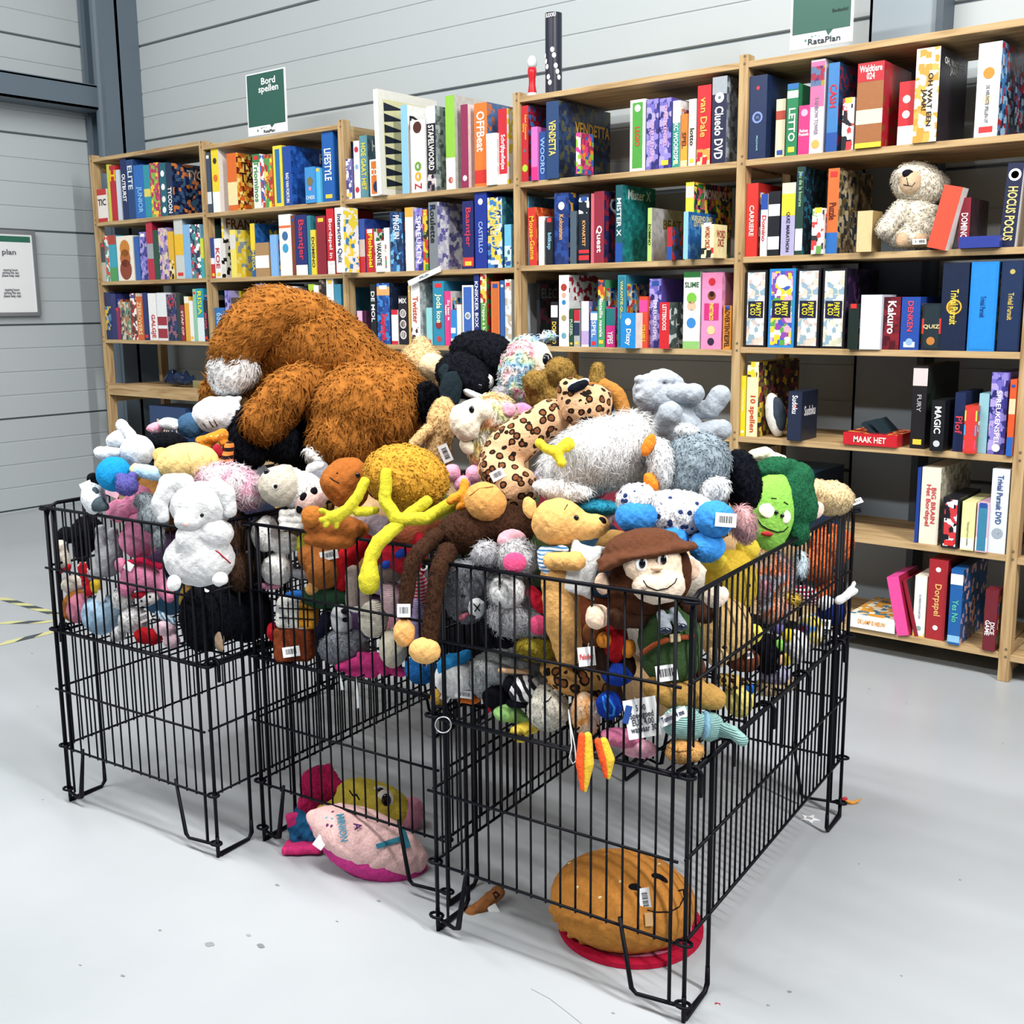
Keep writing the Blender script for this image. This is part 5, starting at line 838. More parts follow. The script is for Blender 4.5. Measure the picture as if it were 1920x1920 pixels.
t=Toy('plush_doll','tiny pink and white doll with strap beside the big black dog','soft toy',F_(2,.01)); t.part('body','E0C0CC',[e(310,1178,20,15),e(322,1202,16,14)],k=6); t.part('bib',plush('CFE0EA','zebra','5A80A0',2),[c((296,1150,6),(324,1166,8))]); 
t=Toy('plush_dog','large black plush dog filling the corner of the left bin','soft toy',F_(2,.012)); t.part('body','090B13',[e(395,1150,58,60,0,0,46),e(462,1150,50,54,0,30,40),e(380,1195,32,26)],fur=(4,1.3,4.4),k=16); t.part('paw','A08A74',[e(411,1202,10,20,4,-30,8)],label='tan paw pad'); t.card(386,1107,12,5,-26,bars=False)
t=Toy('plush_bear','brown plush bear with ruff behind the big white rabbit','soft toy',2.52); t.part('body','3C2A1E',[e(440,1000,26,50,0),e(450,1070,26,40)],fur=(5,1.3,4.4),k=10); t.part('claw','D8D8D0',[e(436,1020,6,9),e(462,1036,8,4)],warp=0)
t=Toy('plush_dog','long-haired pink and white plush behind the white rabbit','soft toy',2.50); t.part('body',plush('E8C4D0','multi','F0E6EA,E8A8C0,F2EEF0,DDA0B8'),[e(430,908,58,34,-12,0,36),e(465,925,30,26)],fur=(20,1.2,4.2,(.2,-1),.8),k=10)
# ---- middle bin
t=Toy('plush_seal','beige plush seal face with two button eyes','soft toy',2.46); t.part('body','BDB6A8',[e(524,912,40,38,-20,0,36),e(536,880,14,10)],k=8); t.eye(500,885,6); t.eye(516,912,7,white='C8C4BA')
t=Toy('plush_doll','white hooded plush with pink face and three black oval patches','soft toy',F_(1,.045)); t.part('hood','E9E9E6',[e(570,922,42,38,24,0,34),e(545,900,22,24)],fur=(3,1,4),k=10); t.part('face','EBC8BE',[e(582,938,33,25,28,-14,26)])
for x_,y_ in ((569,932),(588,922),(562,954)): t.ball('black_oval','0C0C12',x_,y_,7,9,a=-20,gloss=False)
t.part('braid','DEDDD8',[e(530+11*(i%4),962+13*(i//4),8,8,0,-22,8) for i in range(12)],k=3)
t=Toy('plush_penguin','grey plush toy with white top behind the brown camel head','soft toy',2.50); t.part('body','8A8C94',[e(598,892,24,30)]); t.part('top','E2E4E6',[e(590,876,18,10,20,-16,14)])
t=Toy('plush_camel','brown plush camel head, mouth closed, beside the yellow bird','soft toy',2.36); t.part('head','A4602A',[e(650,900,46,42,24,0,38),e(624,906,22,26,10,-12,26),e(655,930,34,26)],k=12); t.eye(670,891,5); t.ball('nostril','1A0E0A',632,888,5,3,a=10,gloss=False); t.stitch([(618,895),(626,901),(636,906)],1)
t=Toy('plush_moose','brown plush lying along the middle bin rim with round nose','soft toy',2.30); t.part('body','8E5224',[e(630,990,62,26,-4,0,30),e(617,1014,50,16,-4)],k=8); t.part('nose','B06C2E',[e(585,968,21,21,0,-22,20)])
t=Toy('plush_puppy','mauve grey plush wedged under the lime hand','soft toy',2.34); t.part('body','9A8C94',[e(690,980,30,20,-8),e(720,990,30,22)],k=8)
t=Toy('plush_rabbit','brown plush rabbit with price tag and red jacket','soft toy',F_(1,.02)); t.part('body','9C5E2C',[e(583,1044,26,24),e(608,1068,34,40,-14),e(624,1040,20,22)],k=10); t.part('jacket','B81A24',[c((682,1016,18,-4),(646,1052,22,-4),(640,1100,10,0))],label='red jacket',k=8); t.card(617,1041,34,17,12)
t=Toy('plush_bear','grey plush legs with white feet below the red jacket','soft toy',F_(1,.015)); t.part('leg','978A82',[c((661,1072,13),(660,1132,12))]); t.part('leg','978A82',[c((686,1098,13),(684,1132,12))]); t.part('foot','E0E2E2',[e(665,1141,16,7,-8)])
t=Toy('plush_cow','white plush toy hanging head down with pink feet at the corner','soft toy',F_(1,.012)); t.part('body','E4E3E0',[e(498,1000,26,34,0),e(520,1068,29,30),e(536,1018,26,20)],fur=(3,1,4),k=12); t.part('foot','D890A8',[e(508,1098,20,8,0)],label='pink foot'); t.part('cloth_flower','D4D840',[e(566,1018,12,18,-20,-8,8)],label='lime cloth flower'); t.part('silver_leg','B4B8C0',[c((548,1074,8),(578,1078,9))])
t=Toy('plush_doll','dark green plush soldier coat with tan ear','soft toy',F_(1,.02)); t.part('body','23402C',[e(610,1120,48,24,-6,0,28)]); t.part('ear','CE9858',[e(586,1104,13,12,0,-22,8)]); t.part('blue_collar','2460A8',[e(556,1114,22,7,0,-10,10)])
t=Toy('plush_burger','square-headed plush with white and yellow checked hair on brown block body','soft toy',F_(1,.01)); t.part('head','E2E2DC',[bx(556,1148,35,29,-3,0,28,9)]); t.part('hair','DE9A30',[bx(578,1150,17,27,-3,-12,18,7)],label='yellow hair block')
for q in ([(523,1140),(560,1142),(590,1144)],[(523,1158),(560,1160),(590,1162)],[(540,1122),(541,1176)],[(558,1122),(559,1178)],[(576,1124),(577,1176)]): t.stitch(q,1.2,name='grid_line')
t.part('body','7A3A20',[bx(553,1206,36,32,2,0,26,8)]); t.part('bow','B01C28',[e(511,1184,11,18)]); t.card(546,1222,32,19,8)
t=Toy('plush_dog','grey curly plush dog with black ears and patched face','soft toy',F_(1,.01)); t.part('body','8A9098',[e(645,1214,46,34,0)],fur=(7,1.6,4.6,(0,-1),.8)); t.part('head','DADCDE',[e(640,1162,20,30,8,-6,22)]); t.part('ear','0C1020',[c((613,1158,13,-8),(602,1186,11,-8))]); t.part('patch','14161E',[e(647,1146,8,6,0,-28,6),e(648,1162,7,5,0,-28,6)],warp=0)
t=Toy('plush_ball','white knitted plush ball in the middle bin','soft toy',F_(1,.012)); t.part('body',plush('E0DACA','knit'),[e(700,1160,28,36)])
t=Toy('plush_scarf','pale pink knitted plush beside the white knitted ball','soft toy',F_(1,.03)); t.part('body',plush('D8B8BC','knit'),[e(734,1120,20,36,6)])
t=Toy('plush_lamb','lilac fluffy plush lamb above the white knitted ball','soft toy',F_(1,.04)); t.part('body','B0A0C0',[e(714,1098,17,18)],fur=(4,1,4))
t=Toy('plush_parrot','red and blue plush bird peeking through the middle bin bars','soft toy',F_(1,.03)); t.part('body','A81C2C',[e(748,1048,46,30,-20),e(786,1040,16,44)],k=10); t.part('blue_wing','22409C',[c((722,1060,7,-28),(756,1036,8,-32))],label='blue wing'); t.part('brown_head','6A5A54',[e(730,1072,27,20,0,-10,20)]); t.eye(793,1062,9,white='F0ECEC')
t=Toy('plush_blanket','red and white woven plush behind the monkey arm','soft toy',F_(1,.04)); t.part('body',plush('B8A0A8','stripe','A82030',1.6),[e(786,1110,18,38)])
t=Toy('plush_scarf','lavender knitted plush hanging behind the monkey hands','soft toy',F_(1,.02)); t.part('body',plush('9C8CB8','knit'),[e(782,1156,15,44)])
t=Toy('plush_hedgehog','oatmeal felt plush lump below the monkey hand','soft toy',F_(1,.02)); t.part('body','CFC8B4',[e(738,1214,27,38)])
t=Toy('plush_blanket','folded hot pink plush blanket on the middle bin floor','soft toy',F_(1,.008)); t.part('body','C83C80',[c((636,1252,8),(670,1245,14),(700,1240,18),(726,1252,14),(754,1262,8)),c((655,1262,6),(700,1262,10)),c((676,1230,8,-6),(712,1234,9,-10),(722,1262,8,-8))],k=6)
t=Toy('plush_fish','shiny blue plush fish at the middle bin corner','soft toy',F_(1,.01)); t.part('body','1F5E9C',[e(790,1255,32,28,-10)]); t.eye(795,1246,6,white='D8E4EE')
# ---- right bin front
t=Toy('plush_bear','shaggy grey plush bear with white crossed muzzle behind the bars','soft toy',F_(0,.008))
t.part('head',plush('7E8088'),[e(876,1110,44,56,0,0,42),e(872,1078,36,26)],fur=(10,1.4,4.6,(0,-1),.9),k=14); t.part('muzzle','E2E4E6',[e(894,1140,16,19,0,-40,14)]); t.stitch([(888,1132),(900,1146)],1.2); t.stitch([(900,1132),(890,1147)],1.2); t.eye(868,1118,5); t.ball('nose','12121A',887,1155,6,5); t.part('inner_ear','A05868',[e(868,1156,14,5,30,-38,6)])
t=Toy('plush_rabbit','shaggy light grey plush rabbit with glittery pink paw pads at the rim','soft toy',F_(0,.002))
t.part('body',plush('A8A8AC'),[e(962,1158,48,40,0,12,36),e(955,1105,42,38,0,12,36),e(1008,1172,34,32,0,-2,26)],fur=(11,1.4,4.8,(0,-1),.8),k=14); t.part('belly','DCDCDC',[e(952,1108,34,32,0,-18,22)],fur=(5,1,4)); 
t.part('paw',plush('B0B0B2'),[e(970,1046,40,32,0,-20,28)],fur=(13,1.4,4.6,(0,-1),1.0)); t.part('paw',plush('A4A4A8'),[e(910,1040,26,24,0,-10,24)],fur=(12,1.4,4.8,(0,-1),.9))
t.part('paw_pad','D8507E',[e(965,1055,22,19,0,-56,8)],label='glittery pink paw pad',warp=0); t.part('paw_pad','CE4C74',[e(1010,1172,18,19,0,-34,8)],label='glittery pink paw pad',warp=0); t.part('tongue_patch','A8182C',[e(1006,1124,14,29,28,-32,8)],label='dark red velvet oval')
t=Toy('plush_ball','pale pink plush ball peeking behind the grey paw','soft toy',2.06); t.part('body','DDA8B4',[e(960,1014,28,22)])
t=Toy('plush_rose','black plush rose shape behind the right bin bars','soft toy',F_(0,.006)); t.part('body','0B0C14',[e(930,1172,24,22),e(948,1196,24,20),e(920,1200,16,14),e(935,1180,14,10,30,-14,14)],fur=(3,1,4),k=3)
t=Toy('plush_bear','olive yellow shaggy plush under the pink padded foot','soft toy',F_(0,.01)); t.part('body','8C7C28',[e(1008,1214,42,24)],fur=(8,1.2,4.4))
t=Toy('plush_bear','honey coloured plush bear in striped nightshirt hugging a white pillow','soft toy',2.00)
hb='DFAB68'; t.part('head',hb,[e(1048,980,52,46,-6,0,46),e(1104,988,34,24,4,-10,26),e(1124,984,16,14,0,-12,14)],k=16); t.part('ear',hb,[e(993,952,13,22,14,0,9)]); t.ball('nose','0E0E14',1128,978,9,9,a=30,gloss=False); t.eye(1080,971,5.5); t.stitch([(1058,956),(1064,946)],.9,name='brow')
t.part('body',hb,[c((1048,1080,34,-2),(1054,1160,35,0),(1066,1225,26,0))],k=8); t.part('collar',plush('E8ECF0','stripe','4A84B4',1.6),[c((1016,1036,9,-10),(1020,1062,11,-16),(1038,1078,8,-22)),c((1020,1032,8,-12),(1060,1030,7,-26))],label='blue striped cuff'); t.part('arm',hb,[c((1034,1052,16,-34),(1080,1052,18,-52))])
t.part('pillow','F0F2F1',[bx(1090,1068,28,46,-14,-24,13,9),c((1078,1016,6,-20),(1072,1008,3,-20)),c((1122,1030,6,-20),(1136,1028,3,-20)),c((1104,1116,6,-20),(1112,1124,3,-20)),c((1062,1100,6,-20),(1046,1106,3,-20))],k=10,N=56,warp=.4,label='small white pillow')
t=Toy('hang_tag','white hang tag with red print below the honey bear','tag',F_(0,.004)); t.part('cord','D8D8D0',[c((1104,1206,1),(1102,1216,1))],warp=0,N=18); t.card(1100,1231,32,36,6,bars=False,text='Pelsdier',tc='C83A38',lift=3)
t=Toy('plush_monkey','plush monkey in brown sun hat and green explorer vest','soft toy',F_(0,.012))
bm='4A2A1A'; t.part('head',bm,[e(1216,1086,76,66,6,0,58),e(1190,1120,48,36,0,0,46),e(1262,1070,34,52)],k=14); t.part('face','EBD2B8',[e(1198,1058,30,34,14,-42,26),e(1249,1056,28,32,-6,-42,26),e(1236,1080,44,30,0,-42,30)],k=10); t.part('muzzle','EFDAC4',[e(1235,1098,49,34,4,-54,34)],k=10)
t.part('ear','E8C8AE',[e(1130,1094,15,21,6,-10,9)]); t.part('ear','E8C8AE',[e(1297,1068,15,20,-6,-10,9)]); t.eye(1203,1057,14,white='F4F4F4',rx=11); t.eye(1243,1050,14,white='F4F4F4',rx=10)
t.part('nose','D8B898',[e(1231,1066,12,5,0,-80,6)],warp=0); t.stitch([(1206,1088),(1214,1100),(1232,1107),(1252,1103),(1266,1092),(1269,1084)],1.1)
t.part('hat','5C3826',[e(1205,1028,74,38,8,-6,54),e(1211,1036,94,12,10,-18,62),e(1150,1054,34,10,30,-40,26),e(1270,1026,36,8,2,-40,30)],k=10,label='brown sun hat')
t.part('vest','38502F',[e(1256,1196,60,68,-6,6,46),e(1260,1240,56,44,0,6,42)],k=14,label='green explorer vest'); t.part('arm','40281C',[c((1196,1156,22,-8),(1160,1158,22,-12))]); t.part('hand','EBCDB4',[e(1120,1156,23,24,0,-12,18)]); t.part('arm','40281C',[c((1290,1138,20,-4),(1322,1150,20,-2))]); t.part('hand','EFDCCB',[e(1341,1120,27,20,30,-6,18)]); t.part('foot','54301F',[e(1309,1256,15,26,6,4,16)])
t.part('belt','94492A',[c((1202,1226,5,-26),(1228,1208,5,-46),(1262,1196,5,-50),(1300,1194,5,-38))],k=3,label='printed brown belt',warp=0); t.part('buckle','C8B890',[bx(1266,1196,10,8,6,-54,3,2)],warp=0)
t.part('binoculars','9AA2AC',[c((1240,1152,9,-52),(1248,1178,12,-56)),c((1262,1146,8,-52),(1276,1172,12,-54)),c((1244,1160,6,-54),(1270,1154,6,-54))],k=3,label='silver grey binoculars',warp=0); t.ball('lens','20283A',1248,1183,12,7,rz=5); t.ball('lens','20283A',1277,1176,12,7,rz=5); t.card(1250,1262,40,30,8)
t=Toy('plush_bear','small brown plush bear with red top, orange paws and blue trousers','soft toy',F_(0,.02)); t.part('body','A81820',[e(1152,1202,26,42,0)],label='red top'); t.part('head','6A3E22',[e(1118,1186,26,24)]); t.part('paw','D08230',[e(1133,1200,15,15,0,-26,12)]); t.part('paw','D08230',[e(1178,1216,14,18,0,-22,12)]); t.part('trousers','1C3C9C',[e(1158,1262,32,24)],label='blue trousers'); t.part('leg','2A1A14',[c((1128,1226,15,-6),(1132,1250,15,-6))]); t.part('leg','2A1A14',[c((1178,1240,13,-6),(1180,1256,13,-6))])
t=Toy('plush_leopard','leopard print plush low in the right bin','soft toy',F_(0,.03)); t.part('body',plush('C89858','rosette',None,.8),[e(1078,1272,58,34,-14),e(1110,1300,30,22),e(1030,1255,18,24)],k=10)
t=Toy('plush_penguin','blue and white plush penguin with orange beak and paper tags','soft toy',F_(0,.012)); t.part('body','E2E4E4',[e(858,1272,44,38,0)]); t.part('blue_wing','2A84C0',[c((830,1280,12,-8),(838,1246,18,-14),(876,1228,10,-18))],label='blue wing',k=8); t.part('beak','E87A34',[e(880,1312,22,8,2,-16,10)],label='orange beak'); t.part('foot','B89040',[e(822,1308,15,17)]); t.card(836,1306,18,18,-30); t.card(870,1302,34,14,-8)
t=Toy('plush_elephant','fluffy pale grey plush elephant along the bin front','soft toy',F_(0,.02)); t.part('body',plush('A4A8A8'),[e(950,1252,68,34,0),e(912,1278,30,30),e(1014,1266,26,32)],fur=(7,1.3,4.6),k=12)
t=Toy('wooden_stick','short wooden rod lying on the grey elephant plush','stick',F_(0,.012)); t.part('rod',flat('C8A078',.6),[c((938,1257,5),(990,1260,5))],warp=0)
t=Toy('plush_zebra','small zebra striped plush','soft toy',F_(0,.012)); t.part('body',plush('E8E8EA','zebra','14141C'),[e(983,1292,30,26,20)]); t.part('mane','0E0F18',[e(955,1284,12,16),e(972,1318,24,10)],k=6)
t=Toy('plush_ladybug','black plush with a red and white smile behind the zebra','soft toy',F_(0,.012)); t.part('body','0C0C14',[e(932,1308,28,24)]); t.part('mouth','A82030',[e(917,1328,5,10,-20,-10,6)],label='red mouth',warp=0)
t=Toy('plush_frog','light green plush frog lying on the bin floor','soft toy',F_(0,.01)); t.part('body','9CD07C',[e(950,1336,26,18),c((970,1342,13),(1004,1362,6))],k=8)
t=Toy('plush_duck','yellow plush duck slipping through the bin floor','soft toy',F_(0,.008)); t.part('body','DDC048',[e(985,1366,30,12,12),e(976,1384,14,8)],k=6)
t=Toy('plush_sheep','cream plush sheep with stitched smile at the bin front','soft toy',F_(0,.01)); t.part('body','D9D6C8',[e(1028,1332,40,38,0),e(1020,1300,24,16)],fur=(4,1.4,4.6,(0,-1),1),k=10); t.eye(1020,1304,2.6); t.eye(1030,1296,2.4); t.stitch([(1018,1318),(1028,1314),(1034,1306)],1.1); t.part('ear','E4E0D8',[e(1044,1298,7,8,0,-10,5)])
t=Toy('plush_tiger','orange and white striped plush tiger beside the blue purse','soft toy',F_(0,.012)); t.part('body',plush('DC9440','multi','E8D8C0,DC9440,F0E4D0,D8862C'),[e(1098,1340,27,42,6)],fur=(3,1,4)); t.part('black_stripe','16120E',[c((1082,1368,2,-24),(1092,1358,2,-26)),c((1112,1352,2,-24),(1122,1362,2,-22))],warp=0,N=30)
t=Toy('coin_purse','royal blue round plush purse with a light blue loop','purse',F_(0,.008)); t.part('pouch','16399E',[e(1142,1322,25,27)]); t.stitch([(1130,1306),(1134,1326),(1142,1342),(1150,1340),(1152,1328),(1144,1314),(1134,1304)],2.4,'2C80D8',name='loop')
t=Toy('plush_unicorn','pink plush lying flat on the right bin floor','soft toy',F_(0,.008)); t.part('body','DE7EA4',[e(1168,1384,42,18,-10)]); t.part('leg','E2A8BC',[e(1198,1404,36,18,-6,-10,18)])
t=Toy('care_leaflet','large white paper toy leaflet with handwriting','tag',F_(0,.006)); t.part('cord','D0D0C8',[c((1190,1308,1),(1196,1318,1))],warp=0,N=18); t.card(1204,1346,62,74,10,bars=False,text='5 90\nSpeelgoed\nEUR 4,00\nwasbaar 30',tc='40424C',lift=4); t.card(1176,1340,12,34,-14,bars=False,col='24488C',lift=6)
t=Toy('plush_bear','tan plush muzzle resting at the right bin corner','soft toy',F_(0,.006)); t.part('body','CC9A5C',[e(1284,1408,36,24,4)],fur=(3,1,4)); t.stitch([(1252,1400),(1270,1410),(1300,1406)],.8,'6A4424')
t=Toy('plush_shrimp','mint knitted plush with a long tail poking through the side bars','soft toy',F_(0,.012)); kn=plush('8FB8B4','knit'); t.part('body',kn,[e(1284,1356,44,32,-6,0,28),e(1330,1362,28,28,0,20,24)],k=10); t.part('tail',kn,[c((1345,1366,15,24),(1372,1372,13,-10),(1392,1388,11,-34))],k=6); t.part('stripe','7CA8C0',[e(1322,1360,9,27,-8,0,27)],label='blue stripe'); t.card(1262,1344,56,20,24,bars=False,text='Tummy 4 me',tc='28305A')
t=Toy('plush_snake','tan plush sagging above the mint knitted toy','soft toy',F_(0,.02)); t.part('body','B48C4C',[c((1226,1290,22),(1262,1306,24),(1310,1300,30),(1340,1310,22))],k=10)
t=Toy('plush_dragon','two orange and yellow plush legs hanging through the nearest bin floor','soft toy',1.90)
for i_,(q1,q2) in enumerate((((1096,1380),(1093,1482)),((1126,1390),(1137,1458)))):
    q=t.part('leg','DDBB3C',[c((q1[0]+6,q1[1],8),(q2[0]+(10 if not i_ else 5),(q1[1]+q2[1])/2,11),(q2[0]+4,q2[1],4))],warp=0,k=4); t.part('orange_side','E0562A',[c((q1[0]-5,q1[1],7,-2),(q2[0]-6,(q1[1]+q2[1])/2,8,-3),(q2[0]-1,q2[1]-2,4,-2))],warp=0,k=4,parent=q)
# ---- right bin, seen through the side
t=Toy('plush_duck','yellow plush duck with raised feet between monkey and broccoli','soft toy',S_(.02)); t.part('body','CFAE3A',[e(1372,1092,50,62,0,0,40)],k=10); t.part('foot','DCC244',[e(1402,1030,23,22,0,10,20)]); t.part('foot','DCC244',[e(1346,1056,38,20,-24,-10,20)]); t.eye(1404,1098,4)
t=Toy('plush_dog','beige velour plush dog head down behind the side bars','soft toy',S_(.01)); t.part('body','D2AE72',[e(1360,1180,52,60,0,0,42)]); t.part('muzzle','DFC08C',[e(1346,1230,20,22,0,-22,20)]); t.ball('nose','14121A',1359,1214,5,4); t.part('yellow_felt','E8D860',[e(1410,1190,22,18,40,4,10)],label='yellow felt corner')
t=Toy('plush_doll','yarn covered plush in pink, blue and orange stripes','soft toy',S_(.012)); t.part('body',plush('D8A8B8','multi','E8A8B8,B8C8D8,E87838,F0D8C0,C898B0'),[e(1442,1080,44,50,0,0,34),e(1452,1140,28,28)],fur=(10,1.3,4.2,(.2,-1),.6),k=10); t.part('tassel','E8C048',[e(1480,1120,16,8,-20,-10,8)],fur=(14,1.2,3.4,(1,-.6),.4),label='yellow tassel'); t.part('tuft','CFE0EA',[e(1500,1058,14,26,0,0,12)],fur=(10,1,4),label='pale blue tuft')
t=Toy('plush_monkey','orange plush ape with fringe hair near the back right corner','soft toy',S_(.01)); t.part('body','E0703A',[e(1560,1022,40,38,0,0,30),e(1530,1060,26,30),c((1530,1120,14),(1566,1090,14))],fur=(5,1.2,4.4),k=12); t.part('face','8A4424',[e(1542,1074,22,18,0,-12,18)]); t.part('pink_flower','B83070',[e(1508,1006,9,8)])
t=Toy('plush_scarf','red and white striped plush sleeve behind the side bars','soft toy',S_(.01)); t.part('body',plush('D8D0D4','stripe','A02440',1.4),[e(1508,1116,28,18,-20)])
t=Toy('plush_bear','dark brown plush with round white label low on the side','soft toy',S_(.01)); t.part('body','6A3820',[e(1392,1236,34,24,-10)]); t.card(1405,1228,14,14,10)
t=Toy('plush_cat','black plush with a lime leaf behind the side bars','soft toy',S_(.012)); t.part('body','0A0A12',[e(1440,1226,30,38,0,0,26)],fur=(3,1,4)); t.part('leaf','7CC048',[e(1462,1210,9,12,0,-18,5)],label='lime leaf'); t.part('paw','C8A07C',[e(1460,1236,9,12,0,-16,8)])
t=Toy('plush_bird','white and yellow plush bird with lilac wing','soft toy',S_(.01)); t.part('body','E6E6E4',[e(1492,1212,26,32)]); t.part('yellow_head','E0C838',[e(1478,1192,12,14,0,-10,12),e(1472,1236,12,14,0,-8,10)],label='yellow patch'); t.part('wing','7068A8',[e(1462,1180,11,10)],label='lilac wing')
t=Toy('plush_elephant','lavender plush elephant near the side rail','soft toy',S_(.01)); t.part('body','A4A0BC',[e(1454,1264,28,20)])
t=Toy('plush_bear','oatmeal curly plush paw resting on the side rail','soft toy',S_(.006)); t.part('body','CDB48C',[e(1446,1288,30,16),e(1474,1282,14,16)],fur=(6,1.4,4.4),k=8)
t=Toy('plush_leopard','yellow plush with leopard spotted back at the side','soft toy',S_(.01)); t.part('body','E2D67C',[e(1386,1310,28,36,0)]); t.part('spotted_back',plush('D8B868','rosette',None,1.4),[e(1374,1280,34,16,-16,-8,18)]); t.part('blue_patch','2460B0',[e(1406,1292,10,10,0,-20,6)]); 
t=Toy('plush_penguin','navy and white plush penguin near the back corner side rail','soft toy',S_(.01)); t.part('body','1A2A6C',[e(1560,1146,26,28)]); t.part('face','E2E6EA',[e(1550,1132,16,16,0,-12,12)])
t=Toy('plush_parrot','multicoloured plush bird with red, blue and yellow wings','soft toy',S_(.01)); t.part('body',plush('C83040','multi','C82838,2A80C8,E8D040,F0F0F0,20202C',1.6),[e(1518,1182,26,34)],k=6); t.card(1544,1170,26,18,-6)
t=Toy('plush_cow','black and white plush cow by the back corner','soft toy',S_(.01)); t.part('body',plush('E8E8E8','multi','F0F0F0,101018,F0F0F0,101018',1.2),[e(1560,1200,26,24)])
t=Toy('plush_reindeer','white stubby plush antler poking out past the back corner','soft toy',2.44); t.part('antler','E8E8E6',[c((1572,1126,8),(1604,1108,6)),c((1588,1116,6),(1602,1094,4))],k=4)
# cords and rings
def loop(name,label,cat,px,py,dep,pts,r,col,metal=0):
    o=CO+camp(px,py,dep)@CB; MBt=MB().tube([CO+camp(x,y,dep)@CB-o for x,y in pts],r,7,closed=True).build(name,flat(col,.3,.5,metal),None,smooth=True); MBt.location=[float(v) for v in o]; tag(MBt,label,cat)
loop('key_ring','silver key ring dangling at the left corner of the nearest bin','ring',831,1374,2.06,[(831+15*math.cos(a_),1359+15*math.sin(a_)) for a_ in np.linspace(0,6.283,21)[:-1]],.0012,'C8CCD2',.8)
loop('cord_loop','white cord loop hanging below the nearest bin floor','cord',1075,1430,1.93,[(1066,1330),(1070,1370),(1072,1400),(1068,1420),(1074,1432),(1081,1426),(1078,1400),(1070,1360)],.0012,'E4E6E6')
for i_,(x_,y0_,y1_) in enumerate(((638,1266,1294),(668,1270,1328))): loop('cord_loop',['short white ribbon end hanging under the middle bin','long white ribbon end hanging under the middle bin'][i_],'ribbon',x_,y1_,2.33,[(x_,y0_),(x_+1,(y0_+y1_)/2),(x_+2,y1_),(x_+5,y1_-1),(x_+3,(y0_+y1_)/2)],.0015,'C8D0D2')
# ---- fillers packed behind the visible toys
FC=[('6E7076','grey'),('3C2A20','dark brown'),('B89870','sand coloured'),('1A2034','midnight blue'),('8A4A30','russet'),('C8C0B4','off-white'),('4A5A3A','moss green'),('7A2838','wine red'),('3A6080','steel blue'),('A08040','ochre'),('5A4468','plum'),('C08898','dusty pink'),('202024','charcoal'),('80582E','caramel')]
FP=['beside the left bars','in the middle','beside the right bars']; FZ=['on bin floor','halfway up','below rim']; KN=['nearest','middle','left']
fi=0
for k in (0,1,2):
    w=CAG[k][1]
    for zi,z in enumerate((.53,.64,.75)):
        for xi,x in enumerate((.11,.27,.43) if k else (.11,.25,.36)):
            if not ((k==2 and xi==2 and zi==0) or (k==0 and xi==2 and zi==2)):
                for yi,yy in enumerate((.26,.60) if zi==2 else (.26,)):
                    px_,py_,d_=at_cage(k,x,yy,z); col,nm=FC[fi%14] if not (k==0 and xi==2) else FC[(2,5)[zi]]; r=.072/d_*FPX; fi+=1
                    t=Toy('plush_bear','buried %s plush bear %s, %s%s, %s bin'%(nm,FP[xi],FZ[zi],' behind' if yi else '',KN[k]),'soft toy',d_,'buried soft toys behind the visible ones')
                    t.part('body',col,[e(px_,py_+r*.2,r*1.05,r*.9),e(px_-r*.3,py_-r*.55,r*.6,r*.55),e(px_+r*.8,py_+r*.1,r*.35,r*.45)],k=10,N=18)
                    t.part('ear',col,[e(px_-r*.75,py_-r*.95,r*.2,r*.2)],N=10,warp=0)
for k,xs in ((2,((.10,.4),(.30,.5),(.45,.35),(.2,.75),(.42,.72))),(1,((.12,.5),(.33,.5),(.2,.72),(.43,.70))),(0,((.12,.45),(.25,.5),(.36,.5),(.15,.75),(.36,.76)))):
    for j,(x,yy) in enumerate(xs):
        px_,py_,d_=at_cage(k,x,yy,.74 if k==1 else .66 if k==0 else .74); col,nm=FC[(fi*3+j)%14] if k else FC[(11,2,5,13,2)[j]]; r=.09/d_*FPX; fi+=1
        t=Toy('plush_dog','%s plush dog under the heap, %s bin, %s'%(nm,KN[k],['front left','front middle','front right','back left','back right'][j]),'soft toy',d_,'buried soft toys behind the visible ones')
        t.part('body',col,[e(px_,py_,r*1.2,r*.75),e(px_+r*.9,py_-r*.3,r*.5,r*.45)],k=10,N=20)
        t.part('ear',col,[e(px_+r*1.2,py_-r*.5,r*.16,r*.34,20)],N=10,warp=0)
# ---- cream bear on the shelf
t=Toy('plush_bear','cream fluffy plush bear sitting on the second shelf of the right bay','soft toy',('y',SHY-.015,0))
cf=plush('E6DDCA'); ff=(8,1.8,5,(0,-1),.8)
t.part('body',cf,[e(1716,412,44,40,0,0,32),e(1690,445,26,18,0,-6,20),e(1728,448,26,16,0,-6,20)],fur=ff,k=14); t.part('head',cf,[e(1722,346,47,40,-14,-2,38),e(1708,330,30,22,10,-4,28)],fur=ff,k=12)
t.part('arm',cf,[c((1688,395,18,-14),(1660,430,16,-20))],fur=ff); t.part('arm',cf,[c((1742,400,18,-10),(1740,428,17,-18))],fur=ff); t.part('muzzle','CDB292',[e(1707,342,20,22,-6,-30,18)],label='beige muzzle'); t.ball('nose','14131C',1703,325,11,8,gloss=False); t.stitch([(1700,333),(1703,348),(1710,349),(1716,342)],.7); t.stitch([(1703,348),(1694,346)],.7)
t.part('ear',cf,[e(1769,341,10,11)],fur=(6,1.6,4)); t.part('foot_pad','C8A888',[e(1691,449,12,14,0,-24,8)],label='beige foot pad'); t.part('foot_pad','C8A888',[e(1728,446,14,10,0,-24,8)],label='beige foot pad'); t.card(1724,453,26,10,2)
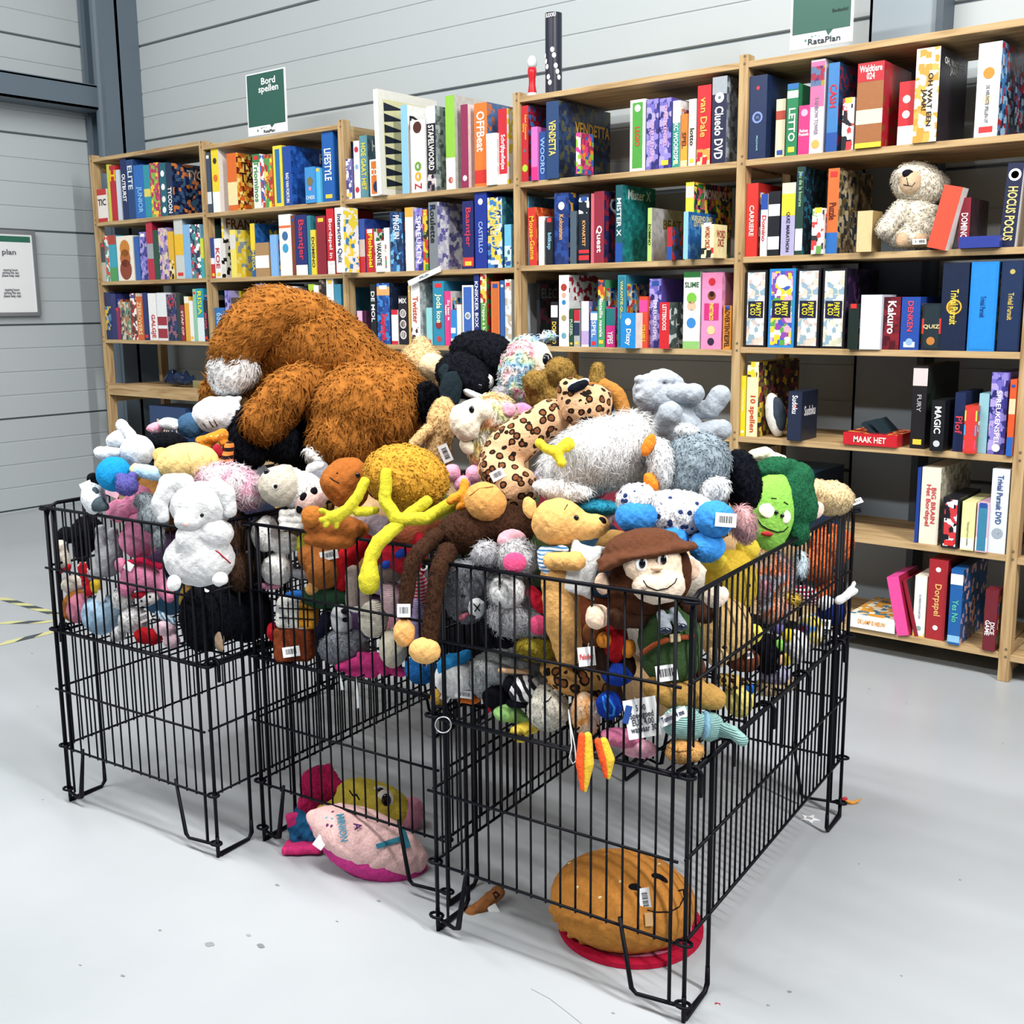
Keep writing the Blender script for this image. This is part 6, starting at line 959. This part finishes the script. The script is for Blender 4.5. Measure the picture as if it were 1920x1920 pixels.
t=Toy('toy_mask','grey and white moulded toy in clear plastic bag on the fourth shelf','toy',('y',SHY+.02,0)); t.part('shell','D8D4CC',[e(1453,778,17,42,10,0,16)],warp=.5); t.part('dark_front','3A4450',[e(1460,776,13,33,10,-8,14)],warp=.5)
# ---------------------------------------------------------------- things on the floor
def floor_toy_z(px_,py_,z=0): 
    P=onz(px_,py_,z); return float((P-CO)@fw)
t=Toy('bun_pillow','round brown bun-shaped plush pillow with smiling face under the nearest bin','pillow',floor_toy_z(1168,1690,.082))
bun=plush('B67A38',fz=.5); t.part('body',bun,[e(1168,1688,136,90,-6,0,108)]+[c((1168+104*math.cos(a_),1688+62*math.sin(a_),9,-60*math.sin(a_)-18),(1168+134*math.cos(a_),1692+90*math.sin(a_),7,-20*math.sin(a_))) for a_ in np.linspace(.1,3.0,15)],k=9,warp=1.6,N=72)
t.ball('eye_patch','101016',1190,1666,12,9,a=-14,gloss=False,rz=4); t.ball('eye_patch','101016',1237,1648,17,8,a=-28,gloss=False,rz=4); t.stitch([(1214,1706),(1226,1710),(1256,1710),(1274,1700),(1283,1682),(1281,1668),(1272,1670)],1.3)
for x_,y_ in ((1137,1602),(1068,1619),(1164,1653),(1082,1664),(1125,1683),(1235,1621)): t.ball('sesame_seed','E8D8A8',x_,y_,4,2.6,a=20,gloss=False,rz=1.5)
t.card(1209,1686,20,40,8)
t.card(1217,1724,14,24,4,bars=False,col='C8A070')
P=onz(1182,1738,0); m=MB(); rr_=.147
for (r_,z_,mi_) in ((rr_,.010,0),(rr_*.84,.0115,1)):
    m.add([(r_*math.cos(a_),r_*math.sin(a_),z_) for a_ in np.linspace(0,6.2832,49)[:-1]],[tuple(range(48))],mi_)
m.add([(rr_*math.cos(a_),rr_*math.sin(a_),zz_) for zz_ in (0,.010) for a_ in np.linspace(0,6.2832,49)[:-1]],[(j,(j+1)%48,48+(j+1)%48,48+j) for j in range(48)],0)
m.add([(rr_*.45*math.cos(a_)+.06,rr_*.38*math.sin(a_)-.01,.0122) for a_ in np.linspace(0,6.2832,25)[:-1]],[tuple(range(24))],0)
o=m.build('round_mat',[plush('B01838',fz=.3),plush('D87FA0',fz=.3)]); o.location=(float(P[0]),float(P[1]),.001); tag(o,'round red and pink felt mat under the bun pillow','mat')
t=Toy('word_pillow','pink velvet word pillow lying by the middle bin front','pillow',floor_toy_z(690,1585,.06))
t.part('front','E6BDBA',[e(690,1576,112,54,-24,0,56),c((622,1545,26),(582,1530,8)),c((765,1608,36),(785,1612,14))],k=22,warp=1.5,label='pale pink front'); t.part('back','C23A84',[e(700,1604,104,44,-20,14,62),c((640,1590,14,10),(588,1550,8,6)),c((770,1626,16,16),(790,1620,8,12))],k=18,label='magenta back'); t.card(600,1580,20,22,-36,bars=False,lift=16)
t.decal('MINION',642,1552,-80,52,15,'5AA8C0'); t.decal('A',671,1549,-80,14,15,'6A3A7C'); t.decal('T',735,1578,-72,40,62,'4A9CB4')
for x_,y_,c_ in ((624,1524,'7A3060'),(613,1535,'6AA8C0'),(622,1537,'6AA8C0'),(614,1548,'6A3A6A'),(622,1550,'6A3A6A')): t.ball('printed_heart',c_,x_,y_,3,4,gloss=False,rz=1)
t=Toy('face_pillow','yellow printed plush pillow with two round eyes behind the word pillow','pillow',floor_toy_z(705,1510,.058))
t.part('body','D2BE4A',[e(705,1505,78,38,-22,0,40),c((640,1510,18),(600,1518,8))],k=18,warp=1.5); t.part('pink_edge','D08AA0',[e(768,1530,26,36,-20,6,32)],label='pink edge'); t.eye(722,1500,20,white='E8E6DC',rx=16); t.eye(712,1482,9,white='E0DED0',rx=14); t.stitch([(655,1482),(662,1492),(668,1490),(674,1500)],1.4)
t=Toy('plush_pig','hot pink plush with its head up on the floor under the bin','soft toy',floor_toy_z(600,1480,.06))
t.part('body','D82C68',[e(600,1472,38,34,-20,0,34),e(582,1510,24,24),c((612,1445,14),(616,1440,8)),c((630,1480,14),(652,1484,10))],fur=(3,1,4),k=10)
t=Toy('folded_trousers','teal blue cloth trousers crumpled on the pink cloth','cloth',floor_toy_z(575,1555,.035))
t.part('cloth','235E8A',[c((556,1522,7,10),(570,1545,14,0),(560,1572,14,-4)),c((575,1545,16),(580,1570,16,-4)),c((548,1555,8),(572,1586,8,-8))],k=6,warp=3)
t=Toy('folded_cloth','flat hot pink folded cloth on the floor','cloth',floor_toy_z(572,1585,.012)); t.part('cloth','DC3A7C',[bx(570,1588,38,8,2,0,26,6),bx(556,1552,14,30,16,30,10,6)],k=8)
t=Toy('plush_sock','brown felt sock piece with black stitched swirl beside the bin foot','cloth',floor_toy_z(908,1696,.014)); t.part('body','8E5C36',[c((884,1714,13,0),(910,1694,14,10),(934,1674,13,26))],k=8,warp=1.5); t.stitch([(926,1678),(930,1684),(936,1678),(930,1672),(924,1676)],1.2,name='stitched_swirl'); t.card(925,1706,18,18,30,bars=False,lift=2)
# paper star, scraps, debris
def scrap(name,label,cat,px_,py_,poly,col,h=.002):
    P=onz(px_,py_,0); m=MB(); n=len(poly); m.add([(x,y,z) for z in (h,.0005) for x,y in poly],[tuple(range(n)),tuple(range(n,2*n))[::-1]]+[(j,n+j,n+(j+1)%n,(j+1)%n) for j in range(n)])
    o=m.build(name,flat(col,.5)); o.location=(float(P[0]),float(P[1]),0); tag(o,label,cat); return o
o=scrap('paper_star','white star-shaped paper price tag on floor by rear foot','tag',1518,1536,[((.026 if i%2==0 else .012)*math.cos(i*math.pi/5+.3),(.026 if i%2==0 else .012)*math.sin(i*math.pi/5+.3)) for i in range(10)],'E8EAEC')
m=MB(); [m.box((-.008+i*.004,-.005,.0022),(-.006+i*.004,.006,.0026)) for i in range(4)]; m.build('barcode',flat('606068',.5),o)
t=Toy('paper_scrap','red and orange folded scrap by the rear bin foot','scrap',floor_toy_z(1596,1508)); t.part('body',flat('D8902C',.5),[c((1584,1500,3),(1598,1506,4),(1616,1498,1.5))],warp=0,k=4); t.part('red_end',flat('B82830',.5),[e(1583,1499,7,5,20,0,3)],warp=0)
scrap('floor_chip','small grey paint chip spot, left of pair on front floor','floor mark',393,1771,[(.010*math.cos(a_)+.002*math.sin(3*a_),.008*math.sin(a_)) for a_ in np.linspace(0,6.28,13)[:-1]],'8A8E90',.0008)
scrap('floor_chip','small grey paint chip spot, right of pair on front floor','floor mark',489,1774,[(.010*math.cos(a_),.006*math.sin(a_)+.001*math.cos(3*a_)) for a_ in np.linspace(0,6.28,13)[:-1]],'7A7E80',.0008)
scrap('floor_chip','tiny grey chip above the two floor spots','floor mark',466,1754,[(.006*math.cos(a_),.004*math.sin(a_)) for a_ in np.linspace(0,6.28,9)[:-1]],'94989A',.0008)
scrap('floor_chip','small red sliver on floor right of the nearest foot','floor mark',1341,1880,[(0,0),(.008,.003),(.012,-.002),(.006,.001),(.002,-.006)],'A82030',.0008)
sc_=MB().tube([onz(x,y,.0006) for x,y in ((996,1854),(1030,1872),(1060,1895),(1090,1919))],.0007,5).build('floor_scratch',flat('8C9296',.6)); tag(sc_,'thin curved dark scratch on the front floor','floor mark')
rr=random.Random(4)
for i_,(x_,y_) in enumerate(((80,1500),(520,1660),(300,1745),(632,1728),(150,1810),(230,1830),(1440,1885),(1610,1620),(1800,1650),(1700,1320),(1630,1292),(1880,1395),(1480,1860),(1690,1830),(60,1225),(70,1325),(1150,1900),(710,1690))):
    s_=rr.uniform(.002,.005); scrap('floor_speck','small dark speck of dirt on the pale floor','floor mark',x_,y_,[(s_*math.cos(a_)*rr.uniform(.6,1.6),s_*math.sin(a_)*rr.uniform(.4,1)) for a_ in np.linspace(0,6.28,8)[:-1]],'7C8286',.0007)['group']='specks of dirt on the floor'
# hazard tape
def tape(pts,label):
    A=onz(*pts[0],0)[:2]; B=onz(*pts[1],0)[:2]; dd=B-A; L=np.linalg.norm(dd); dd/=L; nn_=np.array([-dd[1],dd[0]])*.02
    m=MB(); n=int(L/.075)
    for i in range(n+1):
        a0=A+dd*i*.075; a1=A+dd*min(L,(i+1)*.075); sk=dd*.03
        m.add([(*(a0-nn_-sk),.001),(*(a1-nn_-sk),.001),(*(a1+nn_+sk),.001),(*(a0+nn_+sk),.001)],[(0,1,2,3)],i%2)
    o=m.build('hazard_tape',[flat('C6C48A',.5),flat('40484C',.5)]); tag(o,label,'floor tape','worn hazard tape on the floor')
tape(((0,1121),(112,1154)),'upper worn yellow and black floor tape left of bins'); tape(((0,1168),(100,1166)),'middle worn yellow and black floor tape left of bins'); tape(((0,1208),(104,1184)),'lower worn yellow and black floor tape left of bins')
